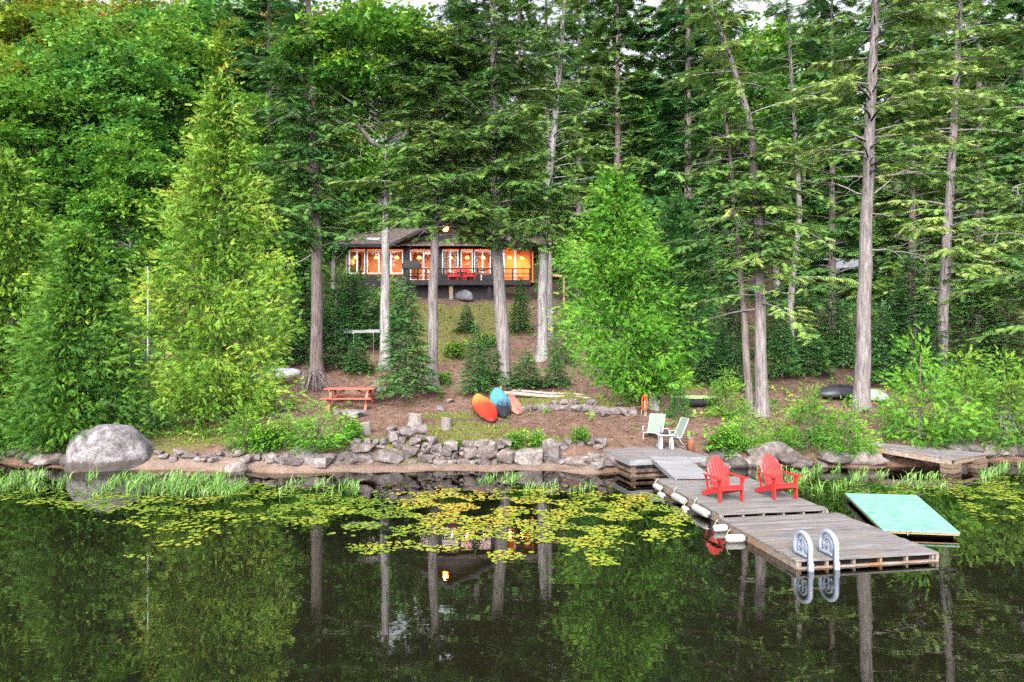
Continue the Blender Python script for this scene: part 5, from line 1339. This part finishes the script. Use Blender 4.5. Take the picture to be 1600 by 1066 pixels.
# porch at the right end
m = MB(); m.box(((wx(786) + 1.4) / 2, 45.2, (FLOOR + EAVE) / 2), (1.4 - wx(786), .08, EAVE - FLOOR)); m.build('porch_wall', M['pine_wall'], house, HO)
for xp in (787, 805, 830):
    m = MB(); m.box((wx(xp), HY - .02, (FLOOR + EAVE) / 2), (.11, .11, EAVE - FLOOR)); m.build('porch_post', M['white' if xp != 830 else 'trim_dark'], house, HO)
m = MB(); c_ = wx(818); m._add([(c_ - .5, HY + .3, EAVE), (c_ + .5, HY + .3, EAVE), (c_ + .55, HY + .45, 8.3), (c_ + .25, HY + .3, 8.9), (c_ - .4, HY + .35, 9.2)], [(0, 4, 3, 2, 1)])
M['drape'] = paint('orange_drape', (.62, .10, .03), .8, .1, .15); m.build('orange_drape', M['drape'], house, HO)
M['edge_grey'] = paint('deck_edge', (.075, .068, .075), .7, .2, .2)
# deck
DXL, DXR, DY = wx(637, 40.6), wx(829, 40.6), 40.6; DZ = wz(437.5, 40.6)
n = 17
for k in range(n):
    m = MB(); y0 = DY + (HY - .1 - DY) * k / n; m.box(((DXL + DXR) / 2, y0 + .065, DZ - .02), (DXR - DXL, .125, .04)); m.build('deck_plank', M['trim_dark'], house, HO)
m = MB(); m.box(((DXL + DXR) / 2, DY - .01, DZ - .17), (DXR - DXL, .05, .26)); m.build('deck_fascia', M['siding'], house, HO)
for k in range(12):
    m = MB(); m.box((DXL + .1 + (DXR - DXL - .2) * k / 11, (DY + HY) / 2, DZ - .16), (.05, HY - DY - .1, .22)); m.build('deck_joist', M['trim_dark'], house, HO)
for xp in (641, 705, 765, 826):
    xq = wx(xp, 40.9); g_ = float(ground(xq, 40.9)); m = MB(); m.box((xq, 40.9, (g_ - .2 + DZ - .25) / 2), (.22, .22, DZ - .25 - g_ + .2)); m.build('deck_post', M['edge_wood' if xp == 705 else 'siding'], house, HO)
RT = wz(420, DY)
for k in range(8):
    m = MB(); xq = DXL + .05 + (DXR - DXL - .1) * k / 7; m.box((xq, DY + .03, (DZ + RT) / 2), (.075, .075, RT - DZ)); m.build('rail_post', M['trim_dark'], house, HO)
for z_, h_ in ((RT, .06), (RT - .30, .045), (RT - .55, .035)):
    m = MB(); m.box(((DXL + DXR) / 2, DY + .03, z_), (DXR - DXL, .09, h_)); m.build('rail', M['trim_dark'], house, HO)
m = MB(); m.box(((XL + XR) / 2, HY + .3, 6.2), (XR - XL, .3, 1.6)); m.build('skirt_wall', M['trim_dark'], house, HO)
# lit lamps indoors
def lamp_light(nm, loc, w, col=(1, .40, .11), rad=.15):
    l = bpy.data.lights.new(nm, 'POINT'); l.energy = w * .45; l.color = col; l.shadow_soft_size = rad
    o = bpy.data.objects.new(nm, l); COL.objects.link(o); o.location = tuple(float(v) for v in loc); return o
for i, (xp, w) in enumerate(((556, 70), (588, 90), (620, 70), (655, 110), (704, 90), (730, 110), (755, 80), (796, 80), (816, 110))):
    loc = np.array([wx(xp, 44.4), 44.4, 9.12]); t = thing('ceiling_lamp', ['hanging lamp glowing in the leftmost cabin window', 'hanging lamp glowing in the wide left cabin window', 'hanging lamp behind the pale maple trunk', 'hanging lamp glowing behind the sliding door',
        'hanging lamp behind the curtained window left of centre', 'hanging lamp in the narrow single cabin window', 'hanging lamp in the right double cabin window', 'hanging lamp glowing at the left of the porch', 'hanging lamp glowing at the right of the porch'][i], 'lamp', loc)
    m = MB(); m.lathe([(.04, .12), (.10, .08), (.16, -.02), (.13, -.08), (.02, -.10)], n=12); m.build('lamp_shade', M['lamp_shade'], t, smooth=True)
    m = MB(); m.tube([(0, 0, .12), (0, 0, .46)], .012, 5); m.build('cord', M['black'], t)
    lt = lamp_light('lamp_light', (0, 0, -.28), w); lt.parent = t
# gable lamp
loc = at(696, 357, 41.6); t = thing('gable_lamp', 'bright orange lamp glowing under the cabin gable', 'lamp', loc)
m = MB(); m.lathe([(.02, -.19), (.13, -.135), (.19, 0), (.13, .135), (.02, .19)], n=12); m.build('bulb', M['bulb'], t, smooth=True)
m = MB(); m.lathe([(.18, .16), (.12, .22), (.03, .25)], n=12); m.build('cap', M['black'], t)
m = MB(); m.beam((0, 0, .18), (0, 1.3, .22), .03, .03); m.build('bracket', M['black'], t)
lt = lamp_light('lamp_light', (0, -.25, 0), 60, (1, .5, .16), .1); lt.parent = t

# things on the deck
for xp, rz, lab in ((708, R(-25), 'left red chair on the cabin deck behind the railing'), (735, R(28), 'right red chair on the cabin deck behind the railing')):
    c = copy_tree(c1); c.scale = (1, 1, 1); c.location = (wx(xp, 41.8), 41.8, DZ + .003); c.rotation_euler = (0, 0, rz); tag(c, lab, 'chair', 'red chairs on the cabin deck')
q = np.array([wx(752, 41.7), 41.7, DZ + .003]); t = thing('round_table', 'small round grey table on the cabin deck beside the red chairs', 'table', q)
m = MB(); m.lathe([(.02, .68), (.40, .68), (.42, .71), (.02, .72)], n=18); m.build('table_top', M['metal_pole'], t)
m = MB(); m.tube([(0, 0, 0), (0, 0, .68)], .04, 8); m.build('column', M['metal_pole'], t); m = MB(); m.lathe([(.25, 0), (.22, .03), (.04, .06)], n=14); m.build('base', M['metal_pole'], t)
q = np.array([wx(642.5, 41.6), 41.6, DZ + .003]); t = thing('barbecue_grill', 'black covered barbecue grill at the left end of the deck', 'grill', q)
m = MB(); m.prism([(-.55, -.25, .75), (.55, -.25, .75), (.55, -.2, 1.05), (.4, -.1, 1.25), (-.4, -.1, 1.25), (-.55, -.2, 1.05)], (0, .5, 0)); m.build('hood', M['black'], t, bevel=.02)
for sx in (-.4, .4):
    for sy in (-.18, .18): m = MB(); m.box((sx, sy, .375), (.05, .05, .75)); m.build('leg', M['black'], t)
m = MB(); m.box((0, 0, .3), (.85, .4, .04)); m.build('shelf', M['black'], t)
a = gpt(wx(722, 40.2), 40.2, .15); b = gpt(wx(738, 39.3), 39.3, .12)
kayak('canoe', 'silver canoe overturned under the cabin deck', a + np.array([-.6, 2.5, .05]), b, .95, .62, 'silver_hull', .3, 0, 'canoe')
# timber frame beside the deck
p = hit(881, 478); t = thing('timber_frame', 'reddish timber crossbeam and post right of the slim leaning hemlock', 'post', p); h_ = at(881, 432, p[1])[2] - p[2]
m = MB(); m.beam((0, 0, -.1), (0, 0, h_ + .1), .09, .09); m.build('post', M['tan_wood'], t); m = MB(); m.beam((-1.15, -.05, h_ + .12), (.2, -.05, h_ - .02), .07, .13); m.build('crossbeam', M['tan_wood'], t)
p = hit(860, 545); q = at(861, 516, 32.2); m = MB(); m.lathe([(.205, -.04), (.215, 0), (.205, .04)], n=14); o = m.build('trunk_band', M['yellow_band']); o.location = tuple(q + [-.06, .3, 0]); tag(o, 'yellow band tied round the second grey trunk', 'band')
m = MB(); m.lathe([(.02, -.22), (.15, -.17), (.21, 0), (.15, .17), (.02, .22)], n=14); o = m.build('play_ball', M['blue'], smooth=True); o.location = tuple(hit(617, 506) + [0, 0, .2]); tag(o, 'pale blue ball on the slope right of the pale maple trunk', 'ball')

# ------------------------------------------------------------------ neighbouring cabin deep in the trees
NY = 40.0; p = np.array([wx(1365, NY), NY, float(ground(wx(1365, NY), NY))]); t = thing('neighbour_cabin', 'dark neighbouring cabin half hidden among the right trunks', 'house', p)
X0, X1 = wx(1300, NY), wx(1440, NY); zt, zb = wz(428, NY), p[2] - .5
m = MB(); z = zb
while z < zt: m.prism([(X0, NY - .04, z), (X0, NY - .01, z + .17), (X0, NY + .1, z + .17), (X0, NY + .1, z)], (X1 - X0, 0, 0)); z += .18
m.build('siding', M['siding_dark'], t, p)
for xs_ in (X0, X1): m = MB(); m.box((xs_, NY + 2.5, (zt + zb) / 2), (.1, 5, zt - zb)); m.build('side_wall', M['siding_dark'], t, p)
m = MB(); m.prism([(X0 - .4, NY - 1.4, zt - .05), (X1 + .3, NY - 1.4, zt - .05), (X1 + .3, NY + 2.5, zt + 1.1), (X0 - .4, NY + 2.5, zt + 1.1)], (0, 0, .09)); m.build('roof', M['roof_metal'], t, p)
m = MB(); m.prism([(X0 - .4, NY + 2.5, zt + 1.1), (X1 + .3, NY + 2.5, zt + 1.1), (X1 + .3, NY + 5.6, zt + .1), (X0 - .4, NY + 5.6, zt + .1)], (0, 0, .09)); m.build('rear_roof', M['roof_metal'], t, p)
for xp in (1310, 1384, 1389, 1436):
    m = MB(); xq = wx(xp, NY - 1.2); g_ = float(ground(xq, NY - 1.2)); m.box((xq, NY - 1.2, (g_ + zt) / 2), (.09, .09, zt - g_)); m.build('porch_post', M['metal_pole' if 1350 < xp < 1400 else 'siding_dark'], t, p)
for xp in (1328, 1412):
    m = MB(); c_ = wx(xp, NY); m.box((c_, NY - .06, zt - 1.1), (1.1, .06, 1.0)); w_ = m.build('window', M['siding_dark'], t, p)
    m = MB(); m.box((c_, NY - .10, zt - 1.1), (.96, .02, .86)); m.build('pane', M['glass'], w_, p)

# ------------------------------------------------------------------ lily pads
r = np.random.default_rng(101)
def pad_tpl():
    V = [(0, 0, 0)]; n = 11
    for k in range(n):
        a = R(14) + (2 * math.pi - R(28)) * k / (n - 1); V.append((math.cos(a), math.sin(a), .03 * math.sin(3 * a)))
    return np.array(V), np.array([(0, k, k + 1, k + 2) for k in range(1, n - 1, 2)])
T_PAD = pad_tpl()
LILY = [(80, 778, 120, 14, 170, .38), (160, 790, 80, 9, 80, .44), (200, 778, 90, 10, 110, .42), (285, 802, 110, 24, 210, .45), (290, 838, 55, 20, 60, .47), (430, 783, 110, 26, 420, .40), (540, 800, 120, 30, 540, .42), (610, 815, 70, 22, 260, .38),
        (700, 797, 85, 26, 480, .70), (690, 775, 70, 12, 160, .70), (735, 832, 75, 18, 190, .62), (800, 798, 95, 28, 400, .62), (880, 812, 110, 34, 540, .55), (960, 812, 85, 34, 420, .55), (1035, 812, 45, 26, 190, .5),
        (942, 873, 26, 16, 110, .5), (900, 845, 65, 16, 180, .52), (570, 858, 30, 8, 30, .47), (780, 868, 38, 10, 60, .55), (212, 866, 30, 7, 14, .47), (650, 855, 90, 8, 70, .55), (1000, 780, 70, 14, 140, .6), (1050, 775, 40, 8, 60, .55),
        (1565, 778, 60, 30, 420, .48), (1490, 762, 80, 12, 170, .42), (1400, 768, 70, 9, 90, .36), (1300, 758, 70, 12, 90, .33), (380, 765, 60, 10, 90, .38), (870, 775, 90, 14, 160, .6)]
X = []; Va = []
for cx_, cy_, rx, ry, n, v in LILY:
    n = int(n * 2.5); a = r.uniform(0, 6.283, n); q = np.sqrt(r.random(n)) * (1 + .24 * r.normal(0, 1, n))
    px = cx_ + rx * q * np.cos(a); py = cy_ + ry * q * np.sin(a); py = np.maximum(py, 745)
    d_ = F * CAM_H / (py - CY); xx_ = (px - CX) / F * d_
    cl = np.sin(xx_ * 3.3 + d_ * 2) * np.sin(d_ * 4.1 - xx_ * 1.7)
    keep = (cl + .6 * np.sin(xx_ * 1.1 + 2) * np.sin(d_ * 1.9 + .5) > -.30) & (d_ < shore(xx_) - .7)
    X.append(np.stack([xx_, d_], -1)[keep]); Va.append((v - .05 + .10 * cl + r.normal(0, .07, n))[keep])
X = np.concatenate(X); Va = np.concatenate(Va)
def inside(P, o0, u, v, W, L, mg=.1):
    q = P - o0; a = q @ u; b = q @ v; return (a > -mg) & (a < W + mg) & (b > -mg) & (b < L + mg)
bad = inside(X, D1, U, V_, 2.42, 3.54, .25) | inside(X, D2, U, V_, 2.62, 2.68, .25) | inside(X, L0, LU, LV, LW, LL, .2) | ((X[:, 0] > 3.7) & (X[:, 0] < 4.9) & (X[:, 1] > 16) & (X[:, 1] < 19)) | ((X[:, 0] > 6.6) & (X[:, 0] < 9.5) & (X[:, 1] > 12.5) & (X[:, 1] < 16.2) & (X[:, 0] - 6.6 < (X[:, 1] - 12.5) * .35 + 1.9) & (X[:, 0] - 6.6 > (X[:, 1] - 12.9) * .33))
X = X[~bad]; Va = Va[~bad]
# thin out pads that sit on each other
order = np.argsort(X[:, 1]); X = X[order]; Va = Va[order]; rad = .024 + .042 * r.random(len(X)) ** 1.4; cell = {}; keep = []
for i in range(len(X)):
    k = (int(X[i, 0] / .12), int(X[i, 1] / .12)); ok = True
    for a in (-1, 0, 1):
        for b in (-1, 0, 1):
            for j in cell.get((k[0] + a, k[1] + b), ()):
                if np.hypot(*(X[i] - X[j])) < (rad[i] + rad[j]) * .72: ok = False
    if ok: cell.setdefault(k, []).append(i); keep.append(i)
X, Va, rad = X[keep], Va[keep], rad[keep]
NP = min(300, len(X))
PADS = []
for v in (.25, .38, .48, .58, .70, .85):
    o = np_mesh('lily_pad', T_PAD[0], T_PAD[1], M['lily'], None, np.full(len(T_PAD[0]), v)); PADS.append((v, o.data)); bpy.data.objects.remove(o)
for i in range(NP):
    v, me = min(PADS, key=lambda q: abs(q[0] - Va[i])); o = bpy.data.objects.new('lily_pad', me); COL.objects.link(o)
    o.location = (float(X[i, 0]), float(X[i, 1]), .004 + .002 * (i % 4)); s_ = float(rad[i]); o.scale = (s_, s_ * float(r.uniform(.75, 1)), s_); o.rotation_euler = (float(r.normal(0, .03)), float(r.normal(0, .03)), float(r.uniform(0, 6.28)))
    lab = 'green lily pad at the open-water edge of the lily bed' if v < .45 else ('yellow-green lily pad at the open-water edge of the lily bed' if v < .65 else 'golden lily pad at the open-water edge of the lily bed')
    tag(o, lab, 'lily pad', 'lily pads on the lake')
n = len(X) - NP; lv = Leaves(); pos = np.stack([X[NP:, 0], X[NP:, 1], .004 + .002 * (np.arange(n) % 4)], -1); an = r.uniform(0, 6.28, n)
lv.add(T_PAD, pos, np.stack([np.cos(an), np.sin(an), r.normal(0, .03, n)], -1), np.array([0, 0, 1.]) + r.normal(0, .04, (n, 3)), rad[NP:], Va[NP:])
tag(lv.build('lily_bed', M['lily']), 'broad bed of floating yellow-green lily pads', 'lily pads', kind='stuff')

# ------------------------------------------------------------------ reeds, grass, litter
def blades(pos, h, lean, width, r, bend=.5):
    n = len(pos); az = r.uniform(0, 6.283, n); dh = np.stack([np.cos(az), np.sin(az), np.zeros(n)], -1); pp = np.stack([-np.sin(az + .7), np.cos(az + .7), np.zeros(n)], -1)
    l = lean * r.uniform(.2, 1.3, n); V = []
    for t, wq in ((0, .8), (.45, 1), (.8, .7), (1, .08)):
        c = pos + dh * (h * l * t ** 2)[:, None]; c[:, 2] += h * (t - bend * l * t ** 2.5); wv = pp * (width * wq / 2)[:, None]
        V += [c - wv, c + wv]
    V = np.stack(V, 1); Qt = np.array([(0, 1, 3, 2), (2, 3, 5, 4), (4, 5, 7, 6)])
    return V.reshape(-1, 3), (Qt[None] + (np.arange(n) * 8)[:, None, None]).reshape(-1, 4)
P = []; Hh = []
for x0, x1, y0, y1, n, h in [(-30, 110, 738, 768, 620, .34), (110, 385, 744, 776, 1250, .36), (200, 380, 742, 768, 420, .30), (430, 560, 752, 776, 360, .34), (730, 830, 744, 756, 330, .24), (820, 930, 756, 772, 140, .24), (1232, 1375, 734, 770, 900, .36), (1375, 1480, 742, 766, 240, .3), (1530, 1620, 728, 755, 480, .38), (1180, 1260, 736, 752, 160, .3)]:
    px = r.uniform(x0, x1, n); py = r.uniform(y0, y1, n); cl = np.sin(px * .11 + py * .2) * np.sin(px * .043 + 1); k = (cl + .5 * np.sin(px * .021 + 2) > -.12); px, py = px[k], py[k]
    d_ = F * CAM_H / (py - CY); xx_ = (px - CX) / F * d_; P.append(np.stack([xx_, d_, np.full(len(d_), -.03)], -1)); Hh.append(h * r.uniform(.4, 1.1, len(d_)))
P = np.concatenate(P); Hh = np.concatenate(Hh)
k = ~(inside(P[:, :2], D1, U, V_, 2.42, 3.54, .25) | inside(P[:, :2], L0, LU, LV, LW, LL, .2)); P, Hh = P[k], Hh[k]
V, Qd = blades(P, Hh, .75, r.uniform(.012, .026, len(P)), r)
tag(np_mesh('shore_reeds', V, Qd, M['reed'], None, np.repeat(np.clip(r.normal(.5, .16, len(P)), 0, 1), 8)), 'pale green reeds standing in the shallows', 'reeds', kind='stuff')
P = []
for x, y, rx, ry in GRASS:
    p = hit(x, y); n = int(900 * rx * ry) if p[1] < 27 else int(300 * rx * ry); a = r.uniform(0, 6.283, n); q = np.sqrt(r.random(n)) * 1.15
    xx_ = p[0] + rx * q * np.cos(a); yy_ = p[1] + ry * q * np.sin(a)
    k = (yy_ - shore(xx_) > 1.05) & (np.sin(xx_ * 5 + yy_ * 3) * np.sin(yy_ * 6 - xx_ * 2) > -.35); P.append(np.stack([xx_[k], yy_[k], ground(xx_[k], yy_[k]) - .01], -1))
P = np.concatenate(P); V, Qd = blades(P, r.uniform(.05, .15, len(P)), .7, r.uniform(.010, .020, len(P)), r)
tag(np_mesh('terrace_grass', V, Qd, M['grass'], None, np.repeat(np.clip(r.normal(.5, .18, len(P)), 0, 1), 8)), 'thin grass growing on the terrace and lawn', 'grass', kind='stuff')
N = 15000; px = r.uniform(-60, 1660, N); d_ = r.uniform(20.8, 38, N); xx_ = (px - CX) / F * d_; k = (d_ - shore(xx_) > 1.1); xx_, d_ = xx_[k], d_[k]; n = len(d_)
lv = Leaves(); tplq = (np.array([(-.5, 0, 0), (0, .22, .05), (.5, 0, 0), (0, -.22, .05)]), np.array([(0, 1, 2, 3)])); an = r.uniform(0, 6.28, n)
lv.add(tplq, np.stack([xx_, d_, ground(xx_, d_) + .015], -1), np.stack([np.cos(an), np.sin(an), r.normal(0, .15, n)], -1), np.array([0, 0, 1.]) + r.normal(0, .3, (n, 3)), r.uniform(.05, .13, n), np.clip(r.normal(.5, .22, n), 0, 1))
tw = (np.array([(-.5, -.012, 0), (.5, -.012, 0), (.5, .012, .01), (-.5, .012, .01)]), np.array([(0, 1, 2, 3)])); n2 = 2600; j = r.integers(0, n, n2); an = r.uniform(0, 6.28, n2)
lv.add(tw, np.stack([xx_[j] + .2, d_[j], ground(xx_[j] + .2, d_[j]) + .02], -1), np.stack([np.cos(an), np.sin(an), r.normal(0, .1, n2)], -1), np.array([0, 0, 1.]) + r.normal(0, .2, (n2, 3)), r.uniform(.25, .8, n2), np.clip(r.normal(.75, .15, n2), 0, 1))
tag(lv.build('leaf_litter', M['litter']), 'fallen leaves and twigs strewn over the dirt', 'leaf litter', kind='stuff')

# low weeds on the wooded slopes
N = 5200; px = r.uniform(-60, 1660, N); d_ = 21.2 + 22 * r.random(N) ** 1.5; xx_ = (px - CX) / F * d_; s_ = d_ - shore(xx_)
den = np.where(px < 470, .8, np.where(px > 1030, .8, .10)) + .7 * np.clip((s_ - 7) / 5, 0, 1) * (np.abs(px - 725) > 75); cl = np.sin(xx_ * 1.9 + d_ * .7) * np.sin(d_ * 1.6 - xx_)
k = (s_ > 1.2) & (r.random(N) < den) & (cl > -.3); xx_, d_ = xx_[k], d_[k]; n = len(d_); lv = Leaves()
for j in range(3):
    q = slice(j, None, 3); m_ = len(xx_[q]); an = r.uniform(0, 6.28, m_)
    lv.add(T_LEAF[j], np.stack([xx_[q], d_[q], ground(xx_[q], d_[q]) + r.uniform(.03, .16, m_)], -1), np.stack([np.cos(an), np.sin(an), r.uniform(.1, .9, m_)], -1), np.array([0, 0, 1.]) + r.normal(0, .3, (m_, 3)), r.uniform(.12, .30, m_), .5 + r.normal(0, .15, m_))
tag(lv.build('undergrowth', M['maple']), 'low leafy undergrowth scattered over the wooded slopes', 'undergrowth', kind='stuff')
